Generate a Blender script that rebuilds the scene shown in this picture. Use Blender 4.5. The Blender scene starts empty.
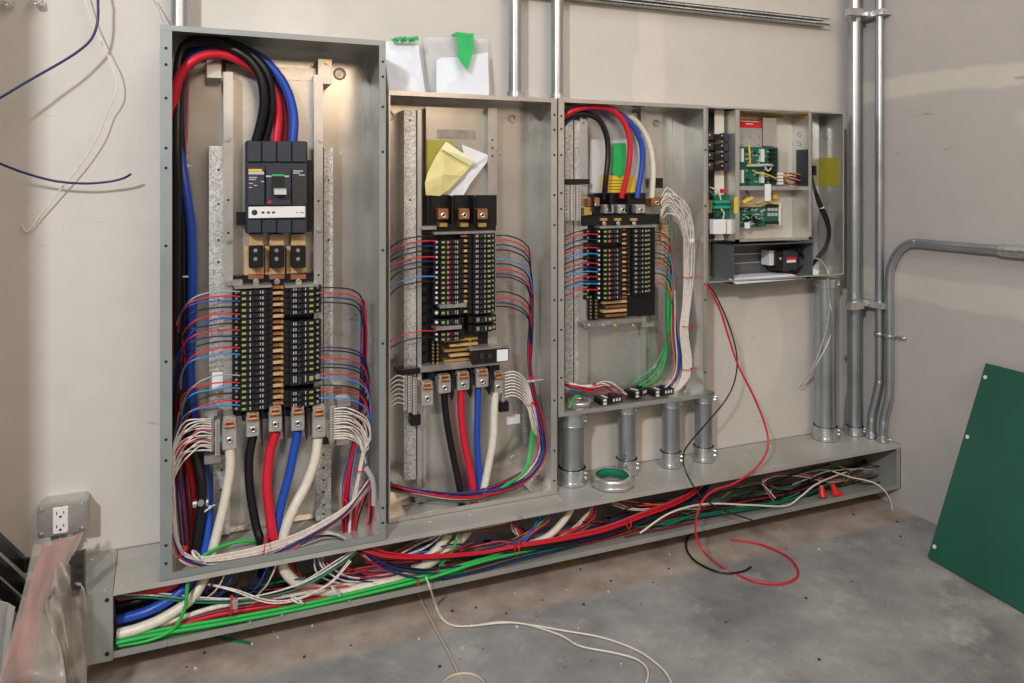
import bpy, math, random
from mathutils import Vector, Matrix
from math import pi, sin, cos, tan, atan, atan2, radians
random.seed(7)
S = bpy.context.scene
COL = S.collection

# ---------------------------------------------------------------- camera, sky, lights, exposure
F = 731.0; YAW = radians(22.1); DW = 2.01; H = 1.106; HY = 183.0
cam_d = bpy.data.cameras.new('camera'); cam = bpy.data.objects.new('camera', cam_d); COL.objects.link(cam)
cam.location = (0, -DW, H); cam.rotation_euler = (pi/2, 0, -YAW)
cam_d.sensor_width = 36; cam_d.lens = F/1024*36; cam_d.shift_y = -(341.5-HY)/1024; cam_d.clip_start = .02
S.camera = cam
S.view_settings.view_transform = 'Standard'; S.view_settings.look = 'None'
S.view_settings.exposure = -0.06; S.view_settings.gamma = 1.0; S.view_settings.use_curve_mapping = False
w = bpy.data.worlds.new('world'); S.world = w; w.use_nodes = True
nt = w.node_tree; bg = nt.nodes['Background']
tc = nt.nodes.new('ShaderNodeTexCoord'); sp = nt.nodes.new('ShaderNodeSeparateXYZ'); rp = nt.nodes.new('ShaderNodeValToRGB')
nt.links.new(tc.outputs['Generated'], sp.inputs[0])
mp = nt.nodes.new('ShaderNodeMapRange'); mp.inputs[1].default_value = -1; mp.inputs[2].default_value = 1
nt.links.new(sp.outputs['Z'], mp.inputs[0]); nt.links.new(mp.outputs[0], rp.inputs[0])
rp.color_ramp.elements[0].color = (.44, .34, .26, 1); rp.color_ramp.elements[0].position = .3
rp.color_ramp.elements[1].color = (.62, .68, .72, 1); rp.color_ramp.elements[1].position = .75
nt.links.new(rp.outputs[0], bg.inputs[0]); bg.inputs[1].default_value = 0.24

def area(name, loc, target, size, power, color, sy=None):
    l = bpy.data.lights.new(name, 'AREA'); l.energy = power; l.color = color; l.size = size
    if sy: l.shape = 'RECTANGLE'; l.size_y = sy
    o = bpy.data.objects.new(name, l); COL.objects.link(o); o.location = loc
    o.rotation_euler = (Vector(target)-Vector(loc)).to_track_quat('-Z', 'Y').to_euler()
    return o
area('ceiling_work_light', (-1.5, -3.0, 2.5), (.5, 0, .8), .20, 90, (.93, .96, 1))
area('warm_ceiling_light', (1.0, -3.5, 2.5), (1.0, 0, .3), 1.7, 39, (1, .75, .54))
area('overhead_light', (.6, -1.6, 2.9), (.6, -.4, 0), 1.2, 16, (.93, .97, 1))

# ---------------------------------------------------------------- pixel -> point on a plane standing at depth d from the back wall
def at(px, py, d=0.0):
    a = atan((px-512)/F)+YAW; D = DW-d
    Z = D*cos(a-YAW)/cos(a)
    return Vector((D*tan(a), -d, H-(py-HY)*Z/F))
def onz(px, py, h=0.0):          # point on the level plane z = h
    Z = (H-h)*F/(py-HY); lat = (px-512)/F*Z
    return Vector((Z*sin(YAW)+lat*cos(YAW), -DW+Z*cos(YAW)-lat*sin(YAW), h))
XR = 2.165                      # right wall
def onr(px, py, off=0.0):        # point on the plane x = XR-off
    X = XR-off; a = atan((px-512)/F)+YAW; D = X/tan(a); Z = D*cos(a-YAW)/cos(a)
    return Vector((X, D-DW, H-(py-HY)*Z/F))

# ---------------------------------------------------------------- materials
MATS = {}
def mat(name, col, rough=.5, metal=0.0, var=0.0, scale=30, col2=None, bump=0.0, trans=0.0, alpha=1.0, coat=0.0, emis=None, spec=.5, detail=4):
    if name in MATS: return MATS[name]
    m = bpy.data.materials.new(name); m.use_nodes = True; n = m.node_tree; b = n.nodes['Principled BSDF']
    b.inputs['Base Color'].default_value = (*col, 1); b.inputs['Roughness'].default_value = rough
    b.inputs['Metallic'].default_value = metal; b.inputs['Transmission Weight'].default_value = trans
    b.inputs['Alpha'].default_value = alpha; b.inputs['Coat Weight'].default_value = coat
    b.inputs['Specular IOR Level'].default_value = spec
    if var or col2 or bump:
        t = n.nodes.new('ShaderNodeTexCoord'); no = n.nodes.new('ShaderNodeTexNoise')
        no.inputs['Scale'].default_value = scale; no.inputs['Detail'].default_value = detail
        n.links.new(t.outputs['Object'], no.inputs['Vector'])
        r = n.nodes.new('ShaderNodeValToRGB'); r.color_ramp.elements[0].position = .33; r.color_ramp.elements[1].position = .68
        c2 = col2 or tuple(min(1, c*(1+var)) for c in col)
        r.color_ramp.elements[0].color = (*[c*(1-var) for c in col], 1); r.color_ramp.elements[1].color = (*c2, 1)
        n.links.new(no.outputs[0], r.inputs[0]); n.links.new(r.outputs[0], b.inputs['Base Color'])
        if bump:
            bn = n.nodes.new('ShaderNodeBump'); bn.inputs['Strength'].default_value = bump; bn.inputs['Distance'].default_value = .01
            n.links.new(no.outputs[0], bn.inputs['Height']); n.links.new(bn.outputs[0], b.inputs['Normal'])
    MATS[name] = m; return m
def galvanized(name, c0, c1, rough, metal, scale=45, mixn=.88):
    m = bpy.data.materials.new(name); m.use_nodes = True; n = m.node_tree; b = n.nodes['Principled BSDF']
    t = n.nodes.new('ShaderNodeTexCoord'); v = n.nodes.new('ShaderNodeTexVoronoi'); v.inputs['Scale'].default_value = scale*2.5
    no = n.nodes.new('ShaderNodeTexNoise'); no.inputs['Scale'].default_value = 7; no.inputs['Detail'].default_value = 6
    n.links.new(t.outputs['Object'], v.inputs['Vector']); n.links.new(t.outputs['Object'], no.inputs['Vector'])
    mx = n.nodes.new('ShaderNodeMix'); mx.data_type = 'FLOAT'; mx.inputs[0].default_value = mixn
    sx = n.nodes.new('ShaderNodeSeparateColor'); n.links.new(v.outputs['Color'], sx.inputs[0])
    n.links.new(sx.outputs[0], mx.inputs[2]); n.links.new(no.outputs[0], mx.inputs[3])
    r = n.nodes.new('ShaderNodeValToRGB'); r.color_ramp.elements[0].position = .25; r.color_ramp.elements[1].position = .75
    r.color_ramp.elements[0].color = (*c0, 1); r.color_ramp.elements[1].color = (*c1, 1)
    n.links.new(mx.outputs[0], r.inputs[0]); n.links.new(r.outputs[0], b.inputs['Base Color'])
    mr = n.nodes.new('ShaderNodeMapRange'); mr.inputs[3].default_value = rough-.08; mr.inputs[4].default_value = rough+.12
    n.links.new(no.outputs[0], mr.inputs[0]); n.links.new(mr.outputs[0], b.inputs['Roughness'])
    b.inputs['Metallic'].default_value = metal
    MATS[name] = m; return m
M = {}
M['galv'] = galvanized('galvanized_sheet', (.50, .49, .46), (.68, .67, .63), .28, .75)
M['galv_panel'] = galvanized('galvanized_back_panel', (.62, .59, .53), (.80, .77, .70), .20, .8, 25, .96)
M['galv_spangle'] = galvanized('spangled_zinc_rail', (.36, .36, .35), (.80, .80, .77), .36, .6, 90, .6)
M['duct'] = galvanized('grey_painted_duct', (.30, .305, .28), (.42, .41, .375), .42, .35, 20, .95)
M['duct_top'] = galvanized('dusty_duct_cover', (.37, .365, .325), (.53, .51, .46), .5, .2, 20, .95)
M['flange'] = galvanized('grey_painted_flange', (.25, .28, .27), (.32, .345, .335), .4, .3, 20, .95)
M['pipe'] = galvanized('conduit_zinc', (.38, .41, .43), (.52, .55, .57), .32, .88, 60)
M['zinc'] = mat('bright_zinc', (.62, .64, .66), .28, .9, .15, 60)
M['steel'] = mat('screw_steel', (.7, .7, .68), .25, .9)
M['hole'] = mat('punched_hole_dark', (.012, .012, .012), .8)
M['black'] = mat('black_plastic', (.005, .005, .006), .35)
M['breaker'] = mat('breaker_charcoal', (.008, .008, .009), .4)
M['charcoal'] = mat('charcoal_plastic', (.026, .033, .046), .42, 0, .12, 20)
M['gbreak'] = mat('grey_breaker_face', (.03, .029, .03), .4)
M['white'] = mat('white_plastic', (.78, .76, .72), .4)
M['lightgrey'] = mat('light_grey_label', (.50, .49, .48), .5)
M['paper'] = mat('white_paper', (.80, .80, .82), .8, 0, .05, 12)
M['yellow_paper'] = mat('yellow_paper', (.78, .68, .30), .8, 0, .12, 14)
M['yellow'] = mat('yellow_label', (.75, .52, .03), .5)
M['orange'] = mat('orange_label', (.62, .33, .04), .5)
M['lime'] = mat('lime_marker', (.30, .38, .07), .5)
M['redp'] = mat('red_plastic', (.65, .02, .02), .4)
M['copper'] = mat('copper_bar', (.45, .20, .09), .35, .7, .25, 40)
M['tan'] = mat('tan_insulator', (.62, .42, .22), .5, .2, .15, 30)
M['brass'] = mat('brass_screw', (.80, .55, .18), .3, .85)
M['alu'] = mat('aluminium_lug', (.55, .53, .50), .38, .6, .1, 60)
M['pcb'] = mat('green_circuit_board', (.01, .12, .07), .4, 0, .2, 90)
M['gtape'] = mat('green_masking_tape', (.02, .42, .10), .55, 0, .1, 30)
M['ctan'] = mat('dull_grey_metal', (.33, .31, .29), .4, .5, .2, 30)
for k, c in dict(red=(.62, .012, .03), blue=(.015, .07, .42), lblue=(.04, .25, .62), navy=(.012, .018, .11), black=(.005, .005, .006),
                 white=(.76, .70, .62), cream=(.74, .68, .56), green=(.02, .42, .07), dgreen=(.005, .16, .09), maroon=(.22, .012, .03),
                 purple=(.10, .05, .22), pink=(.62, .10, .14), brown=(.22, .09, .05), grey=(.38, .38, .38), yellow=(.7, .5, .05), orange=(.7, .25, .02)).items():
    M['w_'+k] = mat(k+'_wire_jacket', c, .35, 0, .06, 80) if k != 'white' else mat('white_wire_jacket', (.62, .54, .48), .4, 0, col2=(.82, .77, .70), scale=110, detail=1)
M['ties'] = mat('clear_nylon_tie', (.72, .72, .68), .4)

# ---------------------------------------------------------------- mesh builder
class MB:
    def __init__(s): s.v = []; s.f = []; s.mi = []; s.sm = []
    def add(s, vs, fs, mi=0, smooth=False):
        o = len(s.v); s.v += [Vector(p) for p in vs]
        for f in fs: s.f.append(tuple(i+o for i in f)); s.mi.append(mi); s.sm.append(smooth)
        return s
    def box(s, a, b, mi=0, bev=0.0):
        x0, x1 = sorted((a[0], b[0])); y0, y1 = sorted((a[1], b[1])); z0, z1 = sorted((a[2], b[2]))
        e = min(bev, (x1-x0)*.45, (y1-y0)*.45, (z1-z0)*.45)
        if e <= 0:
            vs = [(x, y, z) for x in (x0, x1) for y in (y0, y1) for z in (z0, z1)]
            fs = [(0, 1, 3, 2), (4, 6, 7, 5), (0, 4, 5, 1), (2, 3, 7, 6), (0, 2, 6, 4), (1, 5, 7, 3)]
            return s.add(vs, fs, mi)
        # bevelled in the x-z outline, small chamfer on the front (y0) edge
        def ring(i, y): return [(x0+e+i, y, z0+i), (x1-e-i, y, z0+i), (x1-i, y, z0+e+i), (x1-i, y, z1-e-i), (x1-e-i, y, z1-i), (x0+e+i, y, z1-i), (x0+i, y, z1-e-i), (x0+i, y, z0+e+i)]
        vs = ring(e*.7, y0)+ring(0, y0+e)+ring(0, y1)
        fs = [tuple(range(8)), tuple(range(23, 15, -1))]
        for k in (0, 8):
            for i in range(8): j = (i+1) % 8; fs.append((k+j, k+i, k+8+i, k+8+j))
        return s.add(vs, fs, mi)
    def cyl(s, a, b, r, n=14, mi=0, r2=None, caps=True):
        a = Vector(a); b = Vector(b); ax = (b-a).normalized(); u = ax.orthogonal().normalized(); v = ax.cross(u); r2 = r if r2 is None else r2
        vs = []
        for c, rr in ((a, r), (b, r2)): vs += [c+u*(rr*cos(2*pi*i/n))+v*(rr*sin(2*pi*i/n)) for i in range(n)]
        s.add(vs, [(i, (i+1) % n, n+(i+1) % n, n+i) for i in range(n)], mi, True)
        if caps: s.add(vs[:n], [tuple(range(n-1, -1, -1))], mi); s.add(vs[n:], [tuple(range(n))], mi)
        return s
    def tube(s, pts, r, n=8, mi=0, taper=None):
        pts = [Vector(p) for p in pts]; vs = []; N = len(pts); prev = None
        for i, p in enumerate(pts):
            t = (pts[min(i+1, N-1)]-pts[max(i-1, 0)]).normalized()
            if prev is None: u = t.orthogonal().normalized()
            else:
                u = prev-t*prev.dot(t)
                u = u.normalized() if u.length > 1e-6 else t.orthogonal().normalized()
            prev = u; v = t.cross(u); rr = r if taper is None else r*taper(i/(N-1))
            vs += [p+u*(rr*cos(2*pi*k/n))+v*(rr*sin(2*pi*k/n)) for k in range(n)]
        fs = [(i*n+k, i*n+(k+1) % n, (i+1)*n+(k+1) % n, (i+1)*n+k) for i in range(N-1) for k in range(n)]
        s.add(vs, fs, mi, True); s.add(vs[:n], [tuple(range(n-1, -1, -1))], mi); s.add(vs[-n:], [tuple(range(n))], mi)
        return s
    def ring(s, c, ax, r0, r1, h, n=28, mi=0):     # washer-like solid ring
        c = Vector(c); ax = Vector(ax).normalized(); u = ax.orthogonal().normalized(); v = ax.cross(u); vs = []
        for rr, hh in ((r1, 0), (r1, h*.75), (r1*.96, h), (r0*1.05, h), (r0, h*.8), (r0, 0)):
            vs += [c+ax*hh+u*(rr*cos(2*pi*i/n))+v*(rr*sin(2*pi*i/n)) for i in range(n)]
        fs = [(k*n+i, k*n+(i+1) % n, ((k+1) % 6)*n+(i+1) % n, ((k+1) % 6)*n+i) for k in range(6) for i in range(n)]
        return s.add(vs, fs, mi, True)
    def prism(s, poly, off, mi=0):                 # closed polygon (list of points) extruded by off
        n = len(poly); off = Vector(off); P = [Vector(p) for p in poly]
        vs = P+[p+off for p in P]
        return s.add(vs, [tuple(range(n)), tuple(range(2*n-1, n-1, -1))]+[((i+1) % n, i, n+i, n+(i+1) % n) for i in range(n)], mi)
    def build(s, name, mats, parent=None, origin=None):
        me = bpy.data.meshes.new(name)
        if not isinstance(mats, (list, tuple)): mats = [mats]
        if origin is None:
            if parent is not None: origin = wloc(parent)
            else: origin = Vector((sum(v.x for v in s.v)/len(s.v), sum(v.y for v in s.v)/len(s.v), min(v.z for v in s.v)))
        origin = Vector(origin)
        me.from_pydata([tuple(v-origin) for v in s.v], [], s.f)
        for m in mats: me.materials.append(M[m] if isinstance(m, str) else m)
        me.polygons.foreach_set('material_index', s.mi); me.polygons.foreach_set('use_smooth', s.sm)
        me.validate(); me.update()
        o = bpy.data.objects.new(name, me); COL.objects.link(o)
        if parent is not None: o.parent = parent; o.location = origin-wloc(parent)
        else: o.location = origin
        return o
WL = {}
def wloc(o):
    l = Vector(o.location)
    while o.parent is not None: o = o.parent; l += Vector(o.location)
    return l
def tag(o, label, cat=None, group=None, kind=None):
    o['label'] = label
    if cat: o['category'] = cat
    if group: o['group'] = group
    if kind: o['kind'] = kind
    return o
def thing(name, label, cat, loc, group=None):
    o = bpy.data.objects.new(name, None); COL.objects.link(o); o.location = loc; o.empty_display_size = .05
    return tag(o, label, cat, group)
def struct(o, label=None):
    o['kind'] = 'structure'
    if label: o['label'] = label
    return o
def copy_thing(root, loc, label=None, group=None, rot=None, scale=None):
    r = root.copy(); COL.objects.link(r); r.location = loc
    if rot: r.rotation_euler = rot
    if scale: r.scale = scale
    if label: r['label'] = label
    if group: r['group'] = group
    for ch in list(root.children):
        c = ch.copy(); COL.objects.link(c); c.parent = r
        for g in ch.children:
            q = g.copy(); COL.objects.link(q); q.parent = c
    return r
def P(*q):                                         # (px, py, d) or Vector
    return [p if isinstance(p, Vector) else at(*p) for p in q]
def smooth(pts, k=7):
    pts = [p if isinstance(p, Vector) else at(*p) for p in pts]
    if len(pts) < 3: return pts
    out = []; Q = [pts[0]*2-pts[1]]+pts+[pts[-1]*2-pts[-2]]
    for i in range(1, len(Q)-2):
        p0, p1, p2, p3 = Q[i-1], Q[i], Q[i+1], Q[i+2]
        for j in range(k):
            t = j/k
            out.append(.5*((2*p1)+(p2-p0)*t+(2*p0-5*p1+4*p2-p3)*t*t+(3*p1-p0-3*p2+p3)*t*t*t))
    out.append(pts[-1]); return out
def pbox(mb, x0, y0, x1, y1, d0, d1, mi=0, bev=0.0):   # box from depth d0 (back) to d1 (front), front face over this rectangle
    xm = (x0+x1)/2; a = at(x0, y0, d1).x; b = at(x1, y0, d1).x
    return mb.box((a, -d1, at(xm, y1, d1).z), (b, -d0, at(xm, y0, d1).z), mi, bev)
CN = dict(lblue='light blue', dgreen='dark green', w='white')
def wire(col, pts, r, label, group=None, cat='wire', name='wire', k=7, n=6, parent=None, trough=False, tangle=False):
    mb = TANGLE if tangle else MB(); sp_ = smooth(pts, k); mb.tube(clampT(sp_, r) if trough else sp_, r, n, tmi(col) if tangle else 0)
    if tangle: return None
    o = mb.build(name, 'w_'+col, parent, origin=smooth(pts, 1)[0] if parent is None else None)
    if parent is None: tag(o, label.replace('#', CN.get(col, col)), cat, group.replace('#', CN.get(col, col)) if group else None)
    return o
TANGLE = MB(); TCOL = []
def tmi(col):
    if col not in TCOL: TCOL.append(col)
    return TCOL.index(col)
def bundle(path, cols, R, r, label, group, twist=1.0, k=7, jit=.6, flare0=None, flare1=None, name='wire', n=6, flat=1.0, trough=False, tangle=False):
    c = smooth(path, k); N = len(c); out = []
    fr = []; prev = None
    for i in range(N):
        t = (c[min(i+1, N-1)]-c[max(i-1, 0)]).normalized()
        u = (Vector((0, 0, 1)) if abs(t.z) < .8 else Vector((1, 0, 0))) if prev is None else prev
        u = (u-t*u.dot(t)).normalized(); prev = u; fr.append((u, t.cross(u)))
    m = len(cols)
    for j, col in enumerate(cols):
        rad = R*math.sqrt((j+.5)/m); a0 = j*2.39996; ph = random.random()*6.28; f1 = random.uniform(.5, 1.6)
        pts = []
        for i in range(N):
            s = i/(N-1); a = a0+twist*s*2+.3*sin(s*6*f1+ph); rr = rad*(1+jit*sin(s*9*f1+ph*2))
            pts.append(c[i]+fr[i][0]*(rr*cos(a))+fr[i][1]*(rr*sin(a)*flat))
        if flare0 is not None: pts = flare0(j, pts)+pts
        if flare1 is not None: pts = pts+flare1(j, pts)
        if trough: pts = clampT(pts, r)
        if tangle: TANGLE.tube(pts, r, n, tmi(col)); continue
        mb = MB(); mb.tube(pts, r, n)
        o = mb.build(name, 'w_'+col, origin=pts[0])
        cn = CN.get(col, col); tag(o, label.replace('#', cn), 'wire', group.replace('#', cn))
        out.append(o)
    return out
ORD = ['topmost', 'second', 'third', 'fourth', 'fifth', 'sixth', 'seventh', 'eighth', 'ninth', 'tenth', 'eleventh', 'twelfth', 'thirteenth', 'fourteenth', 'fifteenth', 'sixteenth', 'seventeenth', 'eighteenth', 'nineteenth', 'twentieth', 'twenty-first', 'twenty-second']
def nth(i): return 'topmost' if i == 0 else ORD[i]+' from top'
def clampT(pts, r):              # keep wires inside the wireway: above its floor, behind its front, before its back
    out = []
    for p in pts:
        q = Vector(p)
        if q.z < TZ1+.01:
            q.z = max(q.z, TZ0+.004+r); q.y = min(max(q.y, -TD+.006+r), -.008-r); q.x = min(q.x, XR-.006-r)
        out.append(q)
    return out
def tie(px, py, d, L, ang, col='redp', r=.0016, label='', parent=None, tail=0.0, width=.004):
    c = at(px, py, d); u = Vector((cos(ang), 0, sin(ang))); y = Vector((0, -1, 0)); pts = []
    for i in range(13):
        a = 2*pi*i/12; pts.append(c+u*(L*cos(a))+y*(L*.8*sin(a)))
    mb = MB(); mb.tube(pts, r, 6)
    mb.box(c+u*L-Vector((.003, .004, .003)), c+u*L+Vector((.003, .003, .003)))
    if tail: mb.tube([c+u*L, c+u*(L+tail)], r*.8, 5)
    o = mb.build('cable_tie', col); tag(o, label, 'cable tie'); return o
# ---------------------------------------------------------------- the room
def node_wall(name, base, patch, band_z=None, along='x', bands=(), patches=()):
    m = bpy.data.materials.new(name); m.use_nodes = True; n = m.node_tree; L = n.links; b = n.nodes['Principled BSDF']
    b.inputs['Roughness'].default_value = .8; b.inputs['Specular IOR Level'].default_value = .25
    g = n.nodes.new('ShaderNodeNewGeometry'); sp = n.nodes.new('ShaderNodeSeparateXYZ'); L.new(g.outputs['Position'], sp.inputs[0])
    no = n.nodes.new('ShaderNodeTexNoise'); no.inputs['Scale'].default_value = 2.2; no.inputs['Detail'].default_value = 6; L.new(g.outputs['Position'], no.inputs['Vector'])
    fine = n.nodes.new('ShaderNodeTexNoise'); fine.inputs['Scale'].default_value = 14; fine.inputs['Detail'].default_value = 8; L.new(g.outputs['Position'], fine.inputs['Vector'])
    def mth(op, a, c=None, v=None):
        q = n.nodes.new('ShaderNodeMath'); q.operation = op
        for i, x in enumerate((a, c if c is not None else v)):
            if x is None: continue
            if isinstance(x, (int, float)): q.inputs[i].default_value = x
            else: L.new(x, q.inputs[i])
        return q.outputs[0]
    tot = None
    for (axis, c, hw, s, lo, hi) in bands:        # feathered joint-compound bands
        ax = sp.outputs[axis]; wob = mth('MULTIPLY', mth('SUBTRACT', no.outputs[0], .5), .10)
        dist = mth('ABSOLUTE', mth('SUBTRACT', mth('ADD', ax, wob), c))
        mr = n.nodes.new('ShaderNodeMapRange'); mr.interpolation_type = 'SMOOTHSTEP'
        mr.inputs[1].default_value = hw; mr.inputs[2].default_value = hw*.6; mr.inputs[3].default_value = 0; mr.inputs[4].default_value = s
        L.new(dist, mr.inputs[0]); v = mr.outputs[0]
        tot = v if tot is None else mth('MAXIMUM', tot, v)
    for (cx, cz, rx, rz, s) in patches:            # trowelled spots
        hx = sp.outputs['X' if along == 'x' else 'Y']
        dx = mth('DIVIDE', mth('SUBTRACT', hx, cx), rx); dz = mth('DIVIDE', mth('SUBTRACT', sp.outputs['Z'], cz), rz)
        dd = mth('SQRT', mth('ADD', mth('POWER', mth('ABSOLUTE', dx), 2.0), mth('POWER', mth('ABSOLUTE', dz), 2.0)))
        dd = mth('ADD', dd, mth('MULTIPLY', mth('SUBTRACT', no.outputs[0], .5), 1.0))
        mr = n.nodes.new('ShaderNodeMapRange'); mr.interpolation_type = 'SMOOTHSTEP'
        mr.inputs[1].default_value = 1.05; mr.inputs[2].default_value = .75; mr.inputs[3].default_value = 0; mr.inputs[4].default_value = s
        L.new(dd, mr.inputs[0]); tot = mr.outputs[0] if tot is None else mth('MAXIMUM', tot, mr.outputs[0])
    mx = n.nodes.new('ShaderNodeMix'); mx.data_type = 'RGBA'; mx.inputs[6].default_value = (*base, 1); mx.inputs[7].default_value = (*patch, 1)
    if tot is None: mx.inputs[0].default_value = 0
    else: L.new(tot, mx.inputs[0])
    m2 = n.nodes.new('ShaderNodeMix'); m2.data_type = 'RGBA'; m2.blend_type = 'MULTIPLY'; m2.inputs[0].default_value = 1
    rr = n.nodes.new('ShaderNodeValToRGB'); rr.color_ramp.elements[0].position = .3; rr.color_ramp.elements[1].position = .7
    rr.color_ramp.elements[0].color = (.965, .965, .96, 1); rr.color_ramp.elements[1].color = (1.02, 1.015, 1.01, 1)
    L.new(fine.outputs[0], rr.inputs[0]); L.new(mx.outputs[2], m2.inputs[6]); L.new(rr.outputs[0], m2.inputs[7])
    # sparse dark scuffs
    sc = n.nodes.new('ShaderNodeTexNoise'); sc.inputs['Scale'].default_value = 9; sc.inputs['Detail'].default_value = 3
    mpn = n.nodes.new('ShaderNodeMapping'); mpn.inputs['Scale'].default_value = (1, 1, 6); L.new(g.outputs['Position'], mpn.inputs[0]); L.new(mpn.outputs[0], sc.inputs['Vector'])
    rs = n.nodes.new('ShaderNodeValToRGB'); rs.color_ramp.elements[0].position = .24; rs.color_ramp.elements[1].position = .30
    rs.color_ramp.elements[0].color = (.72, .70, .68, 1); rs.color_ramp.elements[1].color = (1, 1, 1, 1)
    L.new(sc.outputs[0], rs.inputs[0])
    m3 = n.nodes.new('ShaderNodeMix'); m3.data_type = 'RGBA'; m3.blend_type = 'MULTIPLY'; m3.inputs[0].default_value = 1
    L.new(m2.outputs[2], m3.inputs[6]); L.new(rs.outputs[0], m3.inputs[7]); L.new(m3.outputs[2], b.inputs['Base Color'])
    bn = n.nodes.new('ShaderNodeBump'); bn.inputs['Strength'].default_value = .12; bn.inputs['Distance'].default_value = .01
    L.new(fine.outputs[0], bn.inputs['Height']); L.new(bn.outputs[0], b.inputs['Normal'])
    return m
wall_b = node_wall('back_drywall', (.595, .56, .51), (.68, .635, .565), along='x',
    bands=[('X', 1.30, .06, .7, 0, 0), ('X', .98, .035, .6, 0, 0)], patches=[(.18, 1.53, .10, .14, .5), (1.27, 1.42, .05, .12, .8), (1.3, .5, .1, .25, .8), (1.75, .55, .1, .2, .7)])
wall_r = node_wall('right_drywall', (.50, .455, .42), (.62, .57, .49), along='y',
    bands=[('Z', 1.43, .045, 1.0, 0, 0), ('Z', .76, .05, .8, 0, 0)], patches=[(-.75, .95, .10, .05, .9), (-.85, .68, .14, .08, .6), (-.72, 1.30, .14, .06, .5), (-.5, .35, .16, .1, .3), (-.8, 1.15, .12, .05, .5)])
wall_l = node_wall('left_drywall', (.5, .47, .44), (.6, .56, .5))

def slab(name, a, b, m): return struct(MB().box(a, b).build(name, m))
slab('wall_back', (-.76, 0, 0), (XR, .12, 2.9), wall_b)
slab('wall_right', (XR, -4.5, 0), (XR+.12, .12, 2.9), wall_r)
slab('wall_stub_shade', (-.76, -.58, 0), (-.60, 0, 2.9), wall_l)  # unseen stub, added to cast shade on the back wall's left edge

fm = bpy.data.materials.new('stained_concrete'); fm.use_nodes = True; n = fm.node_tree; L = n.links; b = n.nodes['Principled BSDF']
g = n.nodes.new('ShaderNodeNewGeometry')
def noise(sc, det, rough=.6):
    q = n.nodes.new('ShaderNodeTexNoise'); q.inputs['Scale'].default_value = sc; q.inputs['Detail'].default_value = det; q.inputs['Roughness'].default_value = rough
    L.new(g.outputs['Position'], q.inputs['Vector']); return q.outputs[0]
def ramp(src, p0, c0, p1, c1):
    q = n.nodes.new('ShaderNodeValToRGB'); q.color_ramp.elements[0].position = p0; q.color_ramp.elements[0].color = (*c0, 1)
    q.color_ramp.elements[1].position = p1; q.color_ramp.elements[1].color = (*c1, 1); L.new(src, q.inputs[0]); return q.outputs[0]
def mixc(f, a, c, mode='MIX'):
    q = n.nodes.new('ShaderNodeMix'); q.data_type = 'RGBA'; q.blend_type = mode
    if isinstance(f, float): q.inputs[0].default_value = f
    else: L.new(f, q.inputs[0])
    for i, x in ((6, a), (7, c)):
        if isinstance(x, tuple): q.inputs[i].default_value = (*x, 1)
        else: L.new(x, q.inputs[i])
    return q.outputs[2]
base = ramp(noise(2.6, 8, .65), .36, (.18, .178, .172), .66, (.39, .38, .365))
white_smear = ramp(noise(5.0, 7, .75), .54, (0, 0, 0), .70, (.8, .8, .8))
base = mixc(white_smear, base, (.50, .48, .45))
speck = ramp(noise(95, 3), .68, (0, 0, 0), .74, (1, 1, 1)); base = mixc(speck, base, (.6, .58, .54))
dark = ramp(noise(60, 2), .25, (1, 1, 1), .30, (0, 0, 0)); base = mixc(dark, base, (.07, .065, .06))
# dusty brown plaster strip along the wall, under and just before the wireway
sp = n.nodes.new('ShaderNodeSeparateXYZ'); L.new(g.outputs['Position'], sp.inputs[0])
ad = n.nodes.new('ShaderNodeMath'); ad.operation = 'ADD'; L.new(sp.outputs['Y'], ad.inputs[0])
nm = n.nodes.new('ShaderNodeMath'); nm.operation = 'MULTIPLY'; nm.inputs[1].default_value = .03; L.new(noise(12, 5), nm.inputs[0]); L.new(nm.outputs[0], ad.inputs[1])
mr = n.nodes.new('ShaderNodeMapRange'); mr.inputs[1].default_value = -.275; mr.inputs[2].default_value = -.245; L.new(ad.outputs[0], mr.inputs[0])
dust = ramp(noise(9, 6), .35, (.30, .235, .19), .65, (.46, .39, .33))
base = mixc(mr.outputs[0], base, dust)
L.new(base, b.inputs['Base Color'])
ro = n.nodes.new('ShaderNodeMapRange'); ro.inputs[3].default_value = .38; ro.inputs[4].default_value = .75; L.new(noise(4, 5), ro.inputs[0]); L.new(ro.outputs[0], b.inputs['Roughness'])
bn = n.nodes.new('ShaderNodeBump'); bn.inputs['Strength'].default_value = .25; bn.inputs['Distance'].default_value = .006; L.new(noise(22, 8), bn.inputs['Height']); L.new(bn.outputs[0], b.inputs['Normal'])
slab('floor', (-1.6, -4.5, -.08), (XR+.12, .12, 0), fm)

# ---------------------------------------------------------------- wireway duct on the floor
TX0 = at(88.2, 600, .2).x; TX1 = XR; TZ0 = .066; TZ1 = .215; TD = .2; T = .003
tr = thing('wireway_duct', 'long grey sheet metal wireway trough lying along the foot of the back wall', 'duct', ((TX0+TX1)/2, -.1, TZ0))
XE = at(113, 600, .2).x
mb = MB()
holes_top = []
mb.box((TX0, -.004, TZ0), (TX1, -.001, TZ1))                      # back
mb.box((TX0, -TD, TZ0), (TX1, -.004, TZ0+T))                      # bottom
mb.box((XE+.12, -TD, TZ0+T), (TX1, -TD+.003, TZ0+.014))               # front lip below
mb.box((XE, -TD, TZ0+T), (XE+.12, -TD+.003, TZ0+.014))
mb.box((TX1-T, -TD, TZ0), (TX1, -.004, TZ1))                      # right end
mb.box((TX1-.018, -TD, TZ0+.014), (TX1, -TD+.003, TZ1-.006))
mb.build('trough_body', 'duct', tr)
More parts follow.
